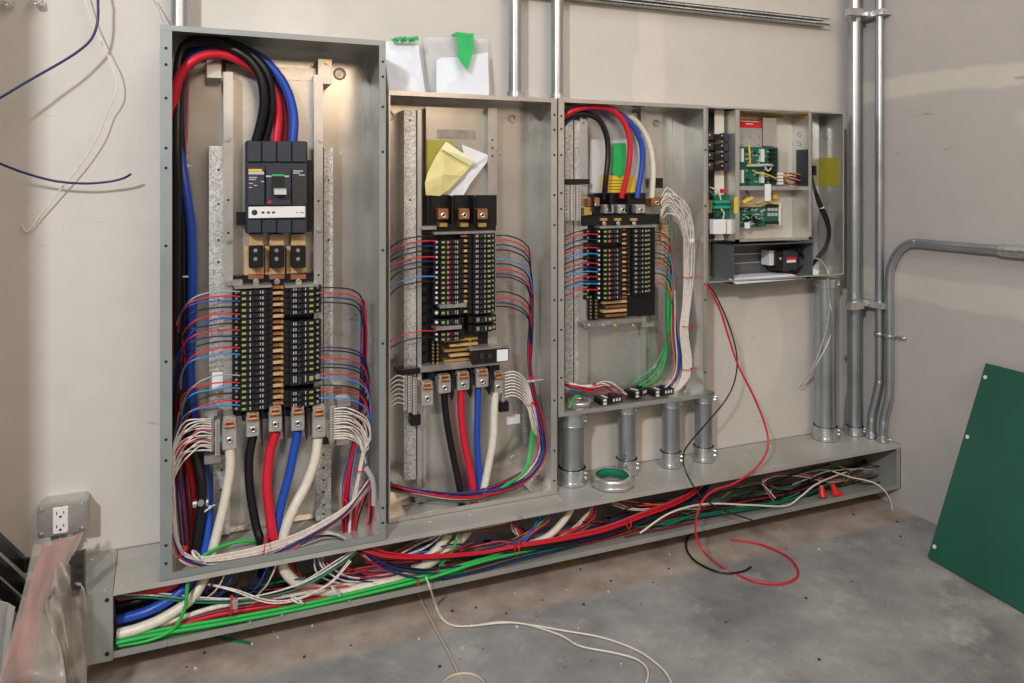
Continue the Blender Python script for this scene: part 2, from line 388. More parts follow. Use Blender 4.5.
mb = MB(); xc_ = at(118, 545, 0).x; mb.prism([(XE+.001, -TD-.001, TZ1-.003), (TX1, -TD-.001, TZ1-.003), (TX1, -.001, TZ1-.003), (xc_+.001, -.001, TZ1-.003)], (0, 0, .003)); mb.box((XE, -TD-.001, TZ1-.012), (TX1, -TD+.002, TZ1-.003))
for px, py in ((124, 585), (140, 583), (123, 549), (150, 546), (133, 577), (600, 497), (655, 480), (720, 440), (760, 452), (690, 474), (440, 535), (520, 517)):
    c = onz(px, py, TZ1); c.y = min(c.y, -.012); mb.cyl(c, c+Vector((0, 0, .002)), .004, 8, 1)
mb.build('top_cover', ['duct_top', 'steel'], tr)
xb0 = at(81, 551, 0).x; xb1 = at(118, 545, 0).x
mb = MB(); mb.prism([(TX0-.002, -TD-.003, TZ0-.002), (XE, -TD-.003, TZ0-.002), (xb1, -.001, TZ0-.002), (xb0, -.001, TZ0-.002)], (0, 0, TZ1-TZ0+.004))
for py in (600, 654):
    c = at(107, py, TD+.003); mb.cyl(c, c+Vector((0, -.0015, 0)), .0045, 10, 1)
for px, py in ((113, 552), (105, 590), (92, 560)):
    c = onz(px, py, TZ1+.002); mb.cyl(c, c+Vector((0, 0, .002)), .004, 8, 2)
o = mb.build('end_cap', ['duct', 'hole', 'steel'], tr)
for px, py in ((165, 644), (282, 615), (349, 601), (440, 582), (250, 622), (430, 584)):
    c = at(px, py, TD+.001); MB().cyl(c, c+Vector((0, -.004, 0)), .004, 8).build('screw', 'steel', tr)
for px, py in ((484, 538), (604, 516), (624, 511), (644, 507), (760, 485), (815, 478), (215, 600), (255, 592)):
    c = onz(px, py, TZ0+T); c.y = min(c.y, -.026); m2 = MB(); m2.ring(c, (0, 0, 1), .013, .018, .004, 20); m2.cyl(c, c+Vector((0, 0, .001)), .0125, 16, 1); m2.build('knockout', ['zinc', 'hole'], tr)
# ---------------------------------------------------------------- enclosures
def enclosure(label, px0, px1, pyt, pyb, d, fl, fr, ft, fb, holes=(), holes_r=(), open_bottom=None, back='galv_panel', z0=None, name='panelboard_enclosure'):
    x0 = at(px0, 300, d).x; x1 = at(px1, 300, d).x; z1 = at(px0, pyt, d).z; z0 = at(px0, pyb, d).z if z0 is None else z0
    root = thing(name, label, 'electrical enclosure', ((x0+x1)/2, -d/2, z0)); t = .0022
    mb = MB(); mb.box((x0, -.006, z0), (x1, -.0025, z1)); b = mb.build('back_panel', back, root)
    mb = MB()
    mb.box((x0, -d, z0), (x0+t, -.006, z1)); mb.box((x1-t, -d, z0), (x1, -.006, z1))
    mb.box((x0, -d, z1-t), (x1, -.006, z1))
    if open_bottom:                                 # bottom plate with a wide wire slot (ox0, ox1, y front, y back)
        a, c, f, k = open_bottom
        mb.box((x0, -d, z0), (a, -.006, z0+t)); mb.box((c, -d, z0), (x1, -.006, z0+t)); mb.box((a, -d, z0), (c, f, z0+t)); mb.box((a, k, z0), (c, -.006, z0+t))
    else: mb.box((x0, -d, z0), (x1, -.006, z0+t))
    mb.build('side_walls', 'galv', root)
    mb = MB(); e = .0025
    mb.box((x0, -d-e, z0), (x0+fl, -d, z1)); mb.box((x1-fr, -d-e, z0), (x1, -d, z1))
    mb.box((x0, -d-e-.0005, z1-ft), (x1, -d, z1+.001)); mb.box((x0, -d-e-.0005, z0), (x1, -d, z0+fb))
    for hx, hs in ((x0+fl*.5, holes), (x1-fr*.45, holes_r)):
        for py in hs:
            z = at(px0 if hs is holes else px1, py, d).z
            mb.cyl((hx, -d-e+.0002, z), (hx, -d-e-.0006, z), .0034, 10, 1)
    mb.build('front_flange', ['flange' if 'tall' in label else 'galv', 'hole'], root)
    root['x0'] = x0; root['x1'] = x1; root['z0'] = z0; root['z1'] = z1
    return root
D1, D2 = .2, .117
cab1 = enclosure('tall open grey electrical enclosure at the left, standing on the wireway', 160, 385.6, 24.8, 586, D1, .0245, .0165, .012, .0145,
    holes=(48, 64.5, 98, 148, 168, 246, 362, 440, 461, 546, 564), holes_r=(62, 77, 107, 152, 250, 343, 507, 522),
    open_bottom=(at(176, 560, .15).x, at(352, 560, .15).x, -.185, -.02), z0=TZ1+.002)
cab2 = enclosure('open electrical enclosure in the middle of the row, yellow paper tucked inside its top', 388.5, 556.6, 90.8, 526, D2, .004, .0185, .011, .012,
    holes_r=(115, 130, 155, 195, 225, 268, 300, 340, 400, 450, 480), open_bottom=(at(405, 500, .08).x, at(530, 500, .08).x, -.095, -.03), z0=TZ1+.002)
cab3 = enclosure('shorter open electrical enclosure with short conduits below it', 558, 706.2, 98.6, 417, D2, .0185, .012, .010, .013,
    holes=(116, 129, 155, 193, 209, 300, 330, 378, 398), holes_r=(150, 206, 300, 372))
cab4 = enclosure('small open control cabinet with green circuit boards at the right end of the row', 706.8, 843.5, 106.5, 283, D2, .003, .005, .004, .004)
for c in (cab1, cab2, cab3, cab4):
    for k in ('x0', 'x1', 'z0', 'z1'): pass

def knock(px, py, d, r, parent, wide=1.0, mi='galv'):
    c = at(px, py, d); mb = MB(); mb.ring(c, (0, -1, 0), r*.62, r, .003, 22); mb.cyl(c, c+Vector((0, -.0022, 0)), r*.5, 16)
    return mb.build('knockout', mi, parent)
def rail(px0, px1, py0, py1, d0, d1, parent, m='galv_spangle', lip=.004, name='side_rail', holes=()):
    """vertical folded channel: web facing the viewer with two returns to the back"""
    a = at(px0, py0, d1).x; b = at(px1, py0, d1).x; xm = (px0+px1)/2; z1 = at(xm, py0, d1).z; z0 = at(xm, py1, d1).z; t = .0018
    mb = MB(); mb.box((a, -d1, z0), (b, -d1+t, z1)); mb.box((a, -d1+t, z0), (a+t, -d0, z1)); mb.box((b-t, -d1+t, z0), (b, -d0, z1))
    for py in holes:
        z = at(xm, py, d1).z; mb.cyl(((a+b)/2, -d1, z), ((a+b)/2, -d1-.0006, z), .003, 8, 1)
    return mb.build(name, [m, 'hole'], parent)
def hexbolt(px, py, d, r, parent, m='steel', name='screw', slot=True):
    c = at(px, py, d); mb = MB(); mb.cyl(c, c+Vector((0, -.002, 0)), r*1.35, 14); mb.cyl(c+Vector((0, -.002, 0)), c+Vector((0, -.006, 0)), r, 6)
    return mb.build(name, m, parent)

# knockouts and screws on the back panels
for (cb, L_) in ((cab1, ((188, 66, .016), (339.5, 74, .017), (375, 328, .004), (187, 152, .004), (342, 154, .004))),
                 (cab2, ((389, 116, .014), (452, 119, .018), (512, 119, .013), (512, 192, .003), (500, 155, .003), (459, 466, .016), (514, 459, .012))),
                 (cab3, ((610, 124, .016), (656, 123.5, .012), (688, 124, .010), (605, 372, .017), (657, 369, .015), (677, 157, .003), (668, 322, .003)))):
    for (px, py, r) in L_: knock(px, py, .006, r, cb)
# vertical joint of the folded back panels
for cb, px, y0, y1 in ((cab1, 363, 60, 530), (cab2, 531, 110, 480), (cab3, 672.4, 108, 392)):
    a = at(px, y0, .0062); c = at(px, y1, .0062)
    MB().box((a.x-.0012, -.0078, c.z), (a.x+.0012, -.006, a.z)).build('back_seam', 'galv', cb)

# ---------------------------------------------------------------- panelboard interiors
def pan(parent, px0, px1, py0, py1, d, m='galv_panel', name='mounting_pan'):
    mb = MB(); pbox(mb, px0, py0, px1, py1, d-.0025, d); return mb.build(name, m, parent)

# --- tall left panel
i1 = thing('panelboard_interior', 'bus assembly of the tall left enclosure, below its large moulded main breaker', 'panelboard', at(275, 440, .05))
pan(i1, 233, 316, 78, 286, .05, 'galv')
pan(i1, 233, 316, 286, 440, .05, 'galv', 'lower_mounting_pan')
rail(209, 228, 146, 430, .006, .075, i1, 'galv_spangle', holes=(170, 204, 240, 262, 300, 330))
rail(223.5, 233, 72, 425, .006, .095, i1, 'galv', name='mounting_rail', holes=(200, 233))
rail(314, 323, 75, 420, .006, .095, i1, 'galv', name='mounting_rail', holes=(201, 232, 275, 320))
rail(324, 333, 147, 420, .006, .06, i1, 'galv_spangle', holes=(180, 240))
rail(316, 331, 445, 520, .006, .055, i1, 'galv_spangle', name='lower_rail', holes=(455, 468, 480, 492, 505, 514))
rail(213, 230, 455, 535, .006, .055, i1, 'galv_spangle', name='lower_rail', holes=(470, 490, 510))
mb = MB(); pbox(mb, 226, 66, 316, 79, .03, .052); mb.build('cross_brace', 'galv', i1)
for x0, x1, y0, y1 in ((206.5, 221.5, 55, 78), (318, 332, 59, 84)):
    mb = MB(); pbox(mb, x0, y0, x1, y1, .006, .085, 0, .001); q = mb.build('mounting_bracket', 'galv', i1)
    hexbolt((x0+x1)/2+2, y0+4, .086, .004, q, 'brass')
for px, py in ((227.5, 139), (320.5, 140), (229, 241), (319, 230)): hexbolt(px, py, .096, .0055, i1, 'zinc')
# insulated top bus clamps
for px in (256, 277, 298.5):
    mb = MB(); pbox(mb, px-7.5, 234, px+7, 246, .05, .085, 0, .001); pbox(mb, px-12, 246, px+8, 275, .05, .082, 0, .001); mb.build('bus_riser', 'tan', i1)
    mb = MB(); pbox(mb, px-7, 246, px+7.5, 268, .083, .115, 0, .002)
    a = at(px+8.5, 246, .115)
    q = mb.build('insulating_shield', 'black', i1)
    for py in (250.5, 259): hexbolt(px-.5, py, .115, .0036, q, 'zinc')
    mb = MB(); pbox(mb, px-8, 274.5, px+8, 279.5, .085, .10, 0, .002); mb.build('bus_joint', 'copper', i1)
    hexbolt(px, 281.5, .1, .0055, i1, 'zinc')
mb = MB(); pbox(mb, 234, 274, 322, 285, .05, .085, 0, .001); mb.build('insulating_base', 'black', i1)
mb = MB(); pbox(mb, 234, 285.5, 272, 288.5, .08, .13, 0, .001); pbox(mb, 285, 284.5, 319, 287.5, .08, .13, 0, .001); mb.build('top_cover_strip', 'ctan', i1)
mb = MB(); pbox(mb, 232, 287, 318, 412, .05, .075); mb.build('bus_insulator', 'black', i1)
mb = MB(); pbox(mb, 226, 280, 243, 286, .09, .105, 0, .002); mb.build('ground_clip', 'ctan', i1)

def stabs(parent, xc, w, y0, pitch, n, d0, d1):
    for i in range(n):
        y = y0+pitch*i; mb = MB()
        pbox(mb, xc-w/2, y-pitch*.30, xc+w/2, y+pitch*.22, d0, d1, i % 2, .0008)
        q = mb.build('bus_stab', ['copper', 'tan'], parent)
        m2 = MB(); c = at(xc+w*.33, y, d1); m2.cyl(c, c+Vector((0, -.003, 0)), .0035, 8); m2.build('bus_screw', 'brass', q)
stabs(i1, 278, 12, 287.5, 5.78, 21, .075, .108)

def lug(px, py, d, w, h, parent, col='alu', fin=True, copper_top=True):
    """mechanical wire lug: aluminium body with set screw, copper strap above and a black divider fin at its side"""
    mb = MB(); pbox(mb, px-w/2, py-h/2, px+w/2, py+h/2, d-.034, d, 0, .0025)
    q = mb.build('wire_lug', col, parent)
    c = at(px, py+h*.12, d); m2 = MB(); m2.ring(c, (0, -1, 0), .0035, .0078, .003, 16); m2.cyl(c, c+Vector((0, -.0015, 0)), .0036, 6, 1); m2.build('set_screw', ['steel', 'hole'], q)
    if copper_top:
        m2 = MB(); pbox(m2, px-w*.44, py-h*.72, px+w*.44, py-h*.2, d-.02, d+.002, 0, .002); c = at(px, py-h*.40, d+.003)
        m2.cyl(c+Vector((-.011, -.0, 0)), c+Vector((.011, -.0, 0)), .0055, 10, 1); m2.cyl(c+Vector((-.0085, -.0, .011)), c+Vector((.0085, -.0, .011)), .0048, 10, 1); m2.build('copper_strap', [col, 'copper'], q)
    if fin:
        a = at(px+w*.62, py, d+.012); zt = at(px, py-h*.9, d).z; zb = at(px, py+h*.95, d).z
        MB().prism([(a.x, -d-.014, zt), (a.x, -d-.014, zb+.018), (a.x, -d+.0, zb-.004), (a.x, -d+.05, zb+.01), (a.x, -d+.05, zt)], (.0025, 0, 0)).build('divider_fin', 'black', parent)
    return q
for px, py in ((253, 427), (275.5, 422), (298, 421)): lug(px, py, .125, 14, 20, i1)
mb = MB(); pbox(mb, 242, 411, 308, 418, .06, .1, 0, .002); mb.build('lower_insulator', 'black', i1)
lug(229.5, 437, .14, 15, 26, i1, fin=False); lug(319, 425, .125, 14, 26, i1, fin=False)

def neutral_bar(name, x0, x1, y0, y1, d, n, parent, rows=2, m='alu', tilt=0.0):
    mb = MB(); w = (x1-x0)/rows
    for k in range(rows): pbox(mb, x0+k*w, y0+k*tilt, x0+(k+.82)*w, y1+k*tilt, d-.012-.004*k, d+.004*k, 0, .001)
    q = mb.build(name, m, parent)
    m2 = MB(); m3 = MB()
    for k in range(rows):
        for i in range(n):
            py = y0+k*tilt+(i+.5)*(y1-y0)/n; c = at(x0+(k+.41)*w, py, d+.004*k); r = .0030
            m2.cyl(c, c+Vector((0, -.0022, 0)), r, 8); m3.box(c+Vector((-r*.8, -.0027, -.0005)), c+Vector((r*.8, -.002, .0005)))
    m2.build('terminal_screws', 'steel', q); m3.build('screw_slots', 'hole', q)
    return q
neutral_bar('neutral_bar', 208.5, 221, 417, 452, .125, 13, i1, 2, tilt=4)
neutral_bar('neutral_bar', 330, 337, 407, 441, .12, 13, i1, 1)
mb = MB(); pbox(mb, 204, 409, 218, 417, .09, .115, 0, .002); mb.build('neutral_bracket', 'ctan', i1); mb = MB(); pbox(mb, 204, 455, 222, 464, .09, .115, 0, .002); mb.build('neutral_bracket', 'ctan', i1)
mb = MB(); pbox(mb, 337, 399, 351, 407, .05, .09, 0, .002); mb.build('neutral_bracket', 'galv', i1); mb = MB(); pbox(mb, 336, 440, 350, 445, .05, .09, 0, .002); mb.build('neutral_bracket', 'galv', i1)
mb = MB(); pbox(mb, 209, 371, 224, 397, .076, .078); pbox(mb, 212, 372, 223, 389, .078, .0785, 1); q = mb.build('paper_label', ['ctan', 'paper'], i1); hexbolt(217, 394, .08, .004, q, 'brass')

# --- middle panel
i2 = thing('panelboard_interior', 'bus assembly of the middle enclosure, bare copper fingers showing below its breakers', 'panelboard', at(465, 370, .03))
pan(i2, 426, 492, 108, 505, .03, 'galv')
mb = MB(); pbox(mb, 426, 108, 489, 290, .0302, .031); mb.build('upper_pan_face', 'galv_panel', i2)
rail(404, 416, 110, 480, .006, .07, i2, 'galv_spangle', holes=(120, 200, 260)); rail(417.5, 421.5, 110, 500, .006, .075, i2, 'galv', name='mounting_rail')
rail(488, 497, 108, 352, .006, .055, i2, 'galv', name='mounting_rail', holes=(140, 148, 156, 200, 260))
rail(416, 426, 405, 502, .006, .06, i2, 'galv', name='lower_rail', holes=(430, 460, 480))
for px, w in ((440, 17), (464, 16), (486, 16)):
    mb = MB(); pbox(mb, px-10, 195, px+11, 226, .045, .06, 0, .002); a = at(px-11, 196, .095)
    pbox(mb, px-12, 196, px-10.5, 224, .045, .1); mb.build('insulating_shroud', 'black', i2)
for px in (443.5, 464.5, 482.5):
    q = lug(px, 214, .085, 11, 11, i2, 'copper', fin=False, copper_top=False)
    mb = MB(); pbox(mb, px-4, 223, px+4, 227, .06, .088, 0, .001); mb.build('bus_joint', 'brass', i2)
mb = MB(); pbox(mb, 422, 223, 496, 233, .035, .065, 0, .001); mb.build('insulating_base', 'black', i2)
mb = MB(); pbox(mb, 421, 226, 437, 230, .06, .085, 0, .002); mb.build('ground_clip', 'ctan', i2)
mb = MB(); pbox(mb, 434, 231.5, 496, 234, .05, .092, 0, .001); mb.build('top_cover_strip', 'ctan', i2)
mb = MB(); pbox(mb, 420, 234, 496, 365, .03, .05); mb.build('bus_insulator', 'black', i2)
for i in range(13):   # black side blocks with their screws left of the breakers
    mb = MB(); y = 237+i*9.8
    pbox(mb, 421.5, y, 427.5, y+6.5, .05, .068, 0, .001); mb.build('terminal_block', 'black', i2)
stabs(i2, 465, 9, 236, 5.05, 16, .05, .078)
for i in range(6):
    mb = MB(); y = 340+i*5; pbox(mb, 444+(i % 2)*6, y-1.6, 478, y+1, .05, .072, 0, .0008); q = mb.build('bus_finger', 'tan' if i % 2 else 'brass', i2)
    c = at(470, y, .072); MB().cyl(c, c+Vector((0, -.003, 0)), .004, 8).build('bus_screw', 'brass', q)
for j, px in enumerate((433, 437.5)):
    mb = MB(); pbox(mb, px-1.6, 339, px+1.6, 364, .05, .07, 0, .001); q = mb.build('terminal_strip', 'black', i2)
    m2 = MB()
    for i in range(7): c = at(px, 341+i*3.6, .07); m2.cyl(c, c+Vector((0, -.002, 0)), .0026, 8)
    m2.build('terminal_screws', 'brass', q)
mb = MB(); pbox(mb, 420, 363, 500, 369, .04, .088, 0, .002); mb.build('lower_cover_strip', 'ctan', i2)
mb = MB(); pbox(mb, 428, 367, 500, 378, .03, .06, 0, .002); mb.build('lower_insulator', 'black', i2)
for px, py in ((445, 386), (463.5, 383), (482.5, 380)): lug(px, py, .095, 13, 15, i2)
lug(427.5, 396, .1, 12, 20, i2, fin=False); lug(498.5, 385, .085, 9, 18, i2, fin=False)
neutral_bar('neutral_bar', 403, 418, 374, 411, .095, 13, i2, 3, tilt=2)
mb = MB(); pbox(mb, 398, 369, 420, 375, .05, .098, 0, .002); mb.build('neutral_bracket', 'black', i2); mb = MB(); pbox(mb, 411, 415, 421, 426, .05, .1, 0, .002); mb.build('neutral_bracket', 'black', i2)
neutral_bar('neutral_bar', 502, 506, 373, 402, .07, 11, i2, 1)
mb = MB(); pbox(mb, 500, 402, 509, 412, .03, .06, 0, .001); mb.build('neutral_bracket', 'black', i2)
mb = MB(); pbox(mb, 506, 415, 520, 424, .0062, .007); mb.build('paper_label', 'paper', i2)
mb = MB(); pbox(mb, 437, 130, 476, 139, .0312, .032); q = mb.build('paper_label', 'ctan', i2)

# --- right hand panel of the three
i3 = thing('panelboard_interior', 'bus assembly of the shorter enclosure, lug connections at its top', 'panelboard', at(610, 330, .03))
pan(i3, 583, 641, 112, 392, .022, 'galv')
rail(565.5, 573, 120, 385, .006, .05, i3, 'galv_spangle'); rail(574.5, 579, 120, 385, .006, .05, i3, 'galv_spangle')
rail(580, 587.5, 115, 385, .006, .06, i3, 'galv', name='mounting_rail', holes=(118, 123)); rail(641, 646, 108, 385, .006, .035, i3, 'galv', name='mounting_rail')
mb = MB(); pbox(mb, 566, 179, 590, 184, .05, .075, 0, .001); mb.build('neutral_bracket', 'black', i3); mb = MB(); pbox(mb, 655, 178, 663, 188, .03, .06); mb.build('neutral_bracket', 'black', i3)
neutral_bar('neutral_bar', 565, 582, 185, 221, .085, 14, i3, 3)
for px in (602, 619, 637):
    mb = MB(); pbox(mb, px-9, 193, px+9, 226, .03, .05, 0, .002); pbox(mb, px-9, 194, px-7.5, 212, .05, .095); mb.build('insulating_shroud', 'black', i3)
for px in (609.5, 623, 641): lug(px, 209, .08, 9.5, 9, i3, 'alu', fin=False, copper_top=False)
lug(594, 202, .085, 12, 9, i3, 'copper', fin=False, copper_top=False); lug(657, 202, .07, 11, 9, i3, 'copper', fin=False, copper_top=False)
mb = MB(); pbox(mb, 584, 207, 592, 215, .05, .085, 0, .001); mb.build('copper_strap', 'brass', i3)
for px, m_ in ((604, 'zinc'), (618, 'brass'), (634, 'brass')):
    hexbolt(px, 223.5, .07, .005, i3, 'zinc'); mb = MB(); pbox(mb, px-3.5, 218, px+3.5, 221, .05, .073, 0, .001); mb.build('bus_joint', 'brass', i3)
mb = MB(); pbox(mb, 582, 215, 660, 225, .03, .065, 0, .001); mb.build('insulating_base', 'black', i3)
mb = MB(); pbox(mb, 600, 225.5, 656, 228, .05, .092, 0, .001); mb.build('top_cover_strip', 'ctan', i3)
mb = MB(); pbox(mb, 583, 228, 655, 318, .022, .05); mb.build('bus_insulator', 'black', i3)
neutral_bar('ground_bar', 662, 670, 222, 270, .02, 14, i3, 2, 'tan')
stabs(i3, 626, 7, 230, 4.55, 15, .05, .075)
for i in range(5):
    mb = MB(); y = 298+i*4.4; pbox(mb, 606-(i % 2)*3, y-1.6, 627, y+1, .05, .07, 0, .0008); mb.build('bus_finger', 'tan' if i % 2 else 'copper', i3)
for px in (590.5, 596):
    mb = MB(); pbox(mb, px-2.2, 295, px+2.2, 319, .05, .068, 0, .001); q = mb.build('terminal_strip', 'black', i3); m2 = MB()
    for i in range(7): c = at(px, 297+i*3.4, .068); m2.cyl(c, c+Vector((0, -.002, 0)), .0026, 8)
    m2.build('terminal_screws', 'brass', q)
mb = MB(); pbox(mb, 583, 320, 643, 325, .03, .085, 0, .002); pbox(mb, 584, 323, 606, 328, .05, .09, 0, .002); mb.build('lower_cover_strip', 'ctan', i3)
for px, m_ in ((589, 'zinc'), (615, 'brass'), (633, 'brass'), (603, 'zinc')): hexbolt(px, 325.5, .092, .004, i3, m_)
mb = MB(); pbox(mb, 642, 323, 654, 327, .04, .06, 0, .001); mb.build('ground_clip', 'steel', i3)
# ---------------------------------------------------------------- conduits
def conduit(pts, r, label, k=9, connectors=(), n=20, name='conduit'):
    """pts are world points; connectors: list of (index 0/-1, length, radius factor)"""
    S_ = smooth(pts, k) if len(pts) > 2 else pts
    root = thing(name, label, 'conduit', min(S_, key=lambda v: v.z))
    MB().tube(S_, r, n).build('pipe', 'pipe', root)
    for (end, L_, fac) in connectors:
        p = S_[0] if end == 0 else S_[-1]; q = S_[1] if end == 0 else S_[-2]; t = (q-p).normalized()
        mb = MB(); mb.cyl(p+t*.001, p+t*L_, r*fac, n); mb.cyl(p+t*L_*.0+t*.001, p+t*(L_*.22), r*fac*1.12, n); mb.cyl(p+t*(L_*.93), p+t*L_, r*fac*1.04, n)
        cn = mb.build('connector', 'zinc', root)
        side = Vector((.75, -.66, 0)); s0 = side.cross(t).normalized()
        for s in (.40, .70):
            if L_ < .03 and s > .5: continue
            a = p+t*(L_*s)+side*(r*fac*.95); MB().cyl(a, a+side*.008, min(.0045, r*.25), 8).build('connector_screw', 'steel', cn)
    return root
def vert(px, py0, py1, d, r, label, conn=()):
    a = at(px, py1, d); b = at(px, py0, d); return conduit([a, b], r, label, connectors=conn)
CT = .30
# going up out of the enclosures
def up(px, d, zb, r, label, conn):
    x = at(px, 50, d).x; return conduit([Vector((x, -d, zb)), Vector((x, -d, 2.6))], r, label, connectors=conn)
z2 = at(388.5, 90.8, D2).z+.002; z1_ = at(160, 24.8, D1).z+.002
up(180, .05, z1_, .0205, 'vertical conduit rising from the top of the tall left enclosure', ())
up(515, .055, z2, .0185, 'left of two vertical conduits rising from the middle enclosure', ((0, .02, 1.25),))
up(557, .055, z2, .0185, 'vertical conduit rising where the middle and shorter enclosures meet', ((0, .02, 1.25),))
# nipples between the shorter enclosure and the wireway
zb3 = at(558, 417, D2).z-.002
for px, py, r, lab in ((572, 482, .036, 'thick short conduit under the left end of the shorter enclosure'), (626.5, 466, .0285, 'short conduit under the shorter enclosure, right beside the metal bushing'),
                       (670.5, 462, .0285, 'third of the short conduits under the shorter enclosure, counted from left'), (703.5, 454.5, .0285, 'short conduit under the right edge of the shorter enclosure')):
    c = onz(px, py, TZ1+.001); cy = -.06
    x = c.x+(cy-c.y)*(c.x/(c.y+DW)); c = Vector((x, cy, TZ1+.001))
    conduit([c, Vector((c.x, cy, zb3))], r, lab, connectors=((0, .045, 1.14), (-1, .045 if px < 600 else .03, 1.12)))
# under the control cabinet
c = onz(821.5, 436.5, TZ1+.001); c.y = -.058; zc = at(825, 279, .058).z-.002
conduit([c, Vector((c.x, -.058, .775))], .036, 'thick vertical conduit from the control cabinet down to the wireway', connectors=((0, .045, 1.12), (-1, .03, 1.1)))
# right hand group in the corner
c = onz(854.5, 434, TZ1+.001)
conduit([c, Vector((c.x, c.y, 2.6))], .0245, 'thickest full height conduit in the right hand corner', connectors=((0, .03, 1.2),))
a0 = Vector((2.105, -.03, TZ1+.001))
conduit([a0, a0+Vector((0, 0, .05)), a0+Vector((.004, 0, .1)), a0+Vector((.024, 0, .2)), a0+Vector((.030, 0, .26)), a0+Vector((.030, 0, .9)), a0+Vector((.030, 0, 2.3))], .0115, 'thin conduit hidden behind the thickest corner conduit', connectors=((0, .02, 1.3),))
def rw(px, py, off=.022): return onr(px, py, off)
c = onz(871.3, 437.5, TZ1+.001); t0 = rw(879.5, 385)
conduit([c, c+Vector((.001, 0, .05)), c+Vector((.006, 0, .085)), Vector((t0.x-.004, t0.y, .40)), Vector((t0.x, t0.y, .46)), Vector((t0.x, t0.y, .8)), Vector((t0.x, t0.y, 2.5))], .0142, 'thin full height conduit on the right wall, offset near its foot', connectors=((0, .02, 1.3),))
c = onz(883, 441.5, TZ1+.001); t0 = rw(889.5, 395); zt = rw(889.5, 290).z; ye = rw(929, 243.5)
hz = rw(930, 244).z
conduit([c, c+Vector((.001, 0, .05)), c+Vector((.006, 0, .085)), Vector((t0.x-.004, t0.y, .37)), Vector((t0.x, t0.y, .43)), Vector((t0.x, t0.y, .62)), Vector((t0.x, t0.y, hz-.13)), Vector((t0.x, t0.y-.012, hz-.075)), Vector((t0.x, t0.y-.045, hz-.025)), Vector((t0.x, t0.y-.10, hz)), Vector((t0.x, t0.y-.25, hz)), Vector((t0.x, -1.6, hz))],
        .0142, 'thin conduit bending away horizontally along the right wall', connectors=((0, .02, 1.3),))
c = rw(1012, 250); mbq = MB(); mbq.cyl((c.x, c.y+.03, hz), (c.x, c.y-.06, hz), .0185, 18); q = mbq.build('conduit_coupling', 'zinc')
tag(q, 'coupling on the horizontal conduit at the right edge of the picture', 'conduit coupling')

# strut channels and clamps
def strut(a, b, up_, out, w, h, label, name='strut_channel', slots=True):
    a = Vector(a); b = Vector(b); up_ = Vector(up_); out = Vector(out); L_ = (b-a); t = .003
    root = thing(name, label, 'strut channel', (a+b)/2)
    def pl(o, p0, p1, q0, q1): # box spanned in up (p) and out (q)
        return [a+up_*p0+out*q0, a+up_*p1+out*q0, a+up_*p1+out*q1, a+up_*p0+out*q1]
    mb = MB()
    for q in ((0, h, 0, t), (0, t, 0, w), (h-t, h, 0, w), (0, t*2.5, w-t, w), (h-t*2.5, h, w-t, w)): mb.prism(pl(a, *q), L_)
    mb.build('channel', 'galv_spangle', root)
    if slots:
        m2 = MB(); n = int(L_.length/.05); e = L_.normalized()
        for i in range(n):
            o = a+e*(.02+i*.05)
            m2.prism([o+up_*(h*.35)+out*(t+.0005), o+up_*(h*.65)+out*(t+.0005), o+up_*(h*.65)+out*(t+.0012), o+up_*(h*.35)+out*(t+.0012)], e*.028)
        m2.build('slots', 'hole', root)
    return root
sa = at(560, 0, 0); sb = at(825, 17, 0); zz = at(825, 24.5, .04).z
sx = at(825, 20, .02).x
strut((at(500, 0, 0).x, 0, zz), (sx, 0, zz), (0, 0, 1), (0, -1, 0), .041, .022, 'horizontal slotted strut channel on the wall above the enclosures')
def clampbar(px0, px1, py, label):
    z = at(860, py, .03).z
    root = thing('conduit_strap_bar', label, 'pipe strap', (2.1, -.05, z))
    MB().box((2.02, -.125, z-.012), (2.08, -.1, z+.012)).build('strap_foot', 'galv', root)
    c = onz(854.5, 434, TZ1+.001); a = Vector((c.x, c.y, z))
    mb = MB(); mb.ring(a-Vector((0, 0, .008)), (0, 0, 1), .0245, .029, .016, 24); mb.build('pipe_clamp', 'zinc', root)
    mb = MB(); mb.box((c.x-.002, c.y-.045, z-.006), (c.x+.012, c.y-.025, z+.006)); mb.cyl((c.x+.01, c.y-.035, z), (c.x+.02, c.y-.035, z), .005, 8); mb.build('clamp_screw', 'steel', root)
    mb = MB(); mb.box((c.x+.02, c.y-.10, z-.01), (XR-.001, c.y+.03, z+.01)); mb.build('strut_piece', 'galv_spangle', root)
clampbar(850, 878, 20, 'pipe strap and strut piece high on the corner conduits')
clampbar(843, 876, 300, 'pipe strap and strut piece low on the corner conduits')
st = thing('conduit_strap', 'double conduit strap on the right wall below the conduit bend', 'pipe strap', rw(884, 335, .02))
pz = rw(884, 335).z; y0 = rw(879.5, 335).y; y1 = rw(889.5, 335).y
mb = MB()
for y in (y0, y1): mb.ring((XR-.022, y, pz-.006), (0, 0, 1), .0142, .0175, .012, 20)
mb.build('strap_loops', 'zinc', st); MB().box((XR-.006, y1-.05, pz-.006), (XR-.001, y0+.03, pz+.006)).build('strap_plate', 'zinc', st)
MB().cyl((XR-.006, y1-.04, pz), (XR-.012, y1-.04, pz), .005, 8).build('screw', 'steel', st)
c = onz(854.5, 434, TZ1+.001); s2 = MB(); s2.ring((2.135, -.03, at(843, 358, .03).z), (0, 0, 1), .0115, .015, .012, 16); s2.box((2.09, -.036, at(843, 358, .03).z), (2.125, -.026, at(843, 358, .03).z+.01))
tag(s2.build('conduit_strap', 'zinc'), 'small strap on the thin conduit behind the thick corner conduit', 'pipe strap')

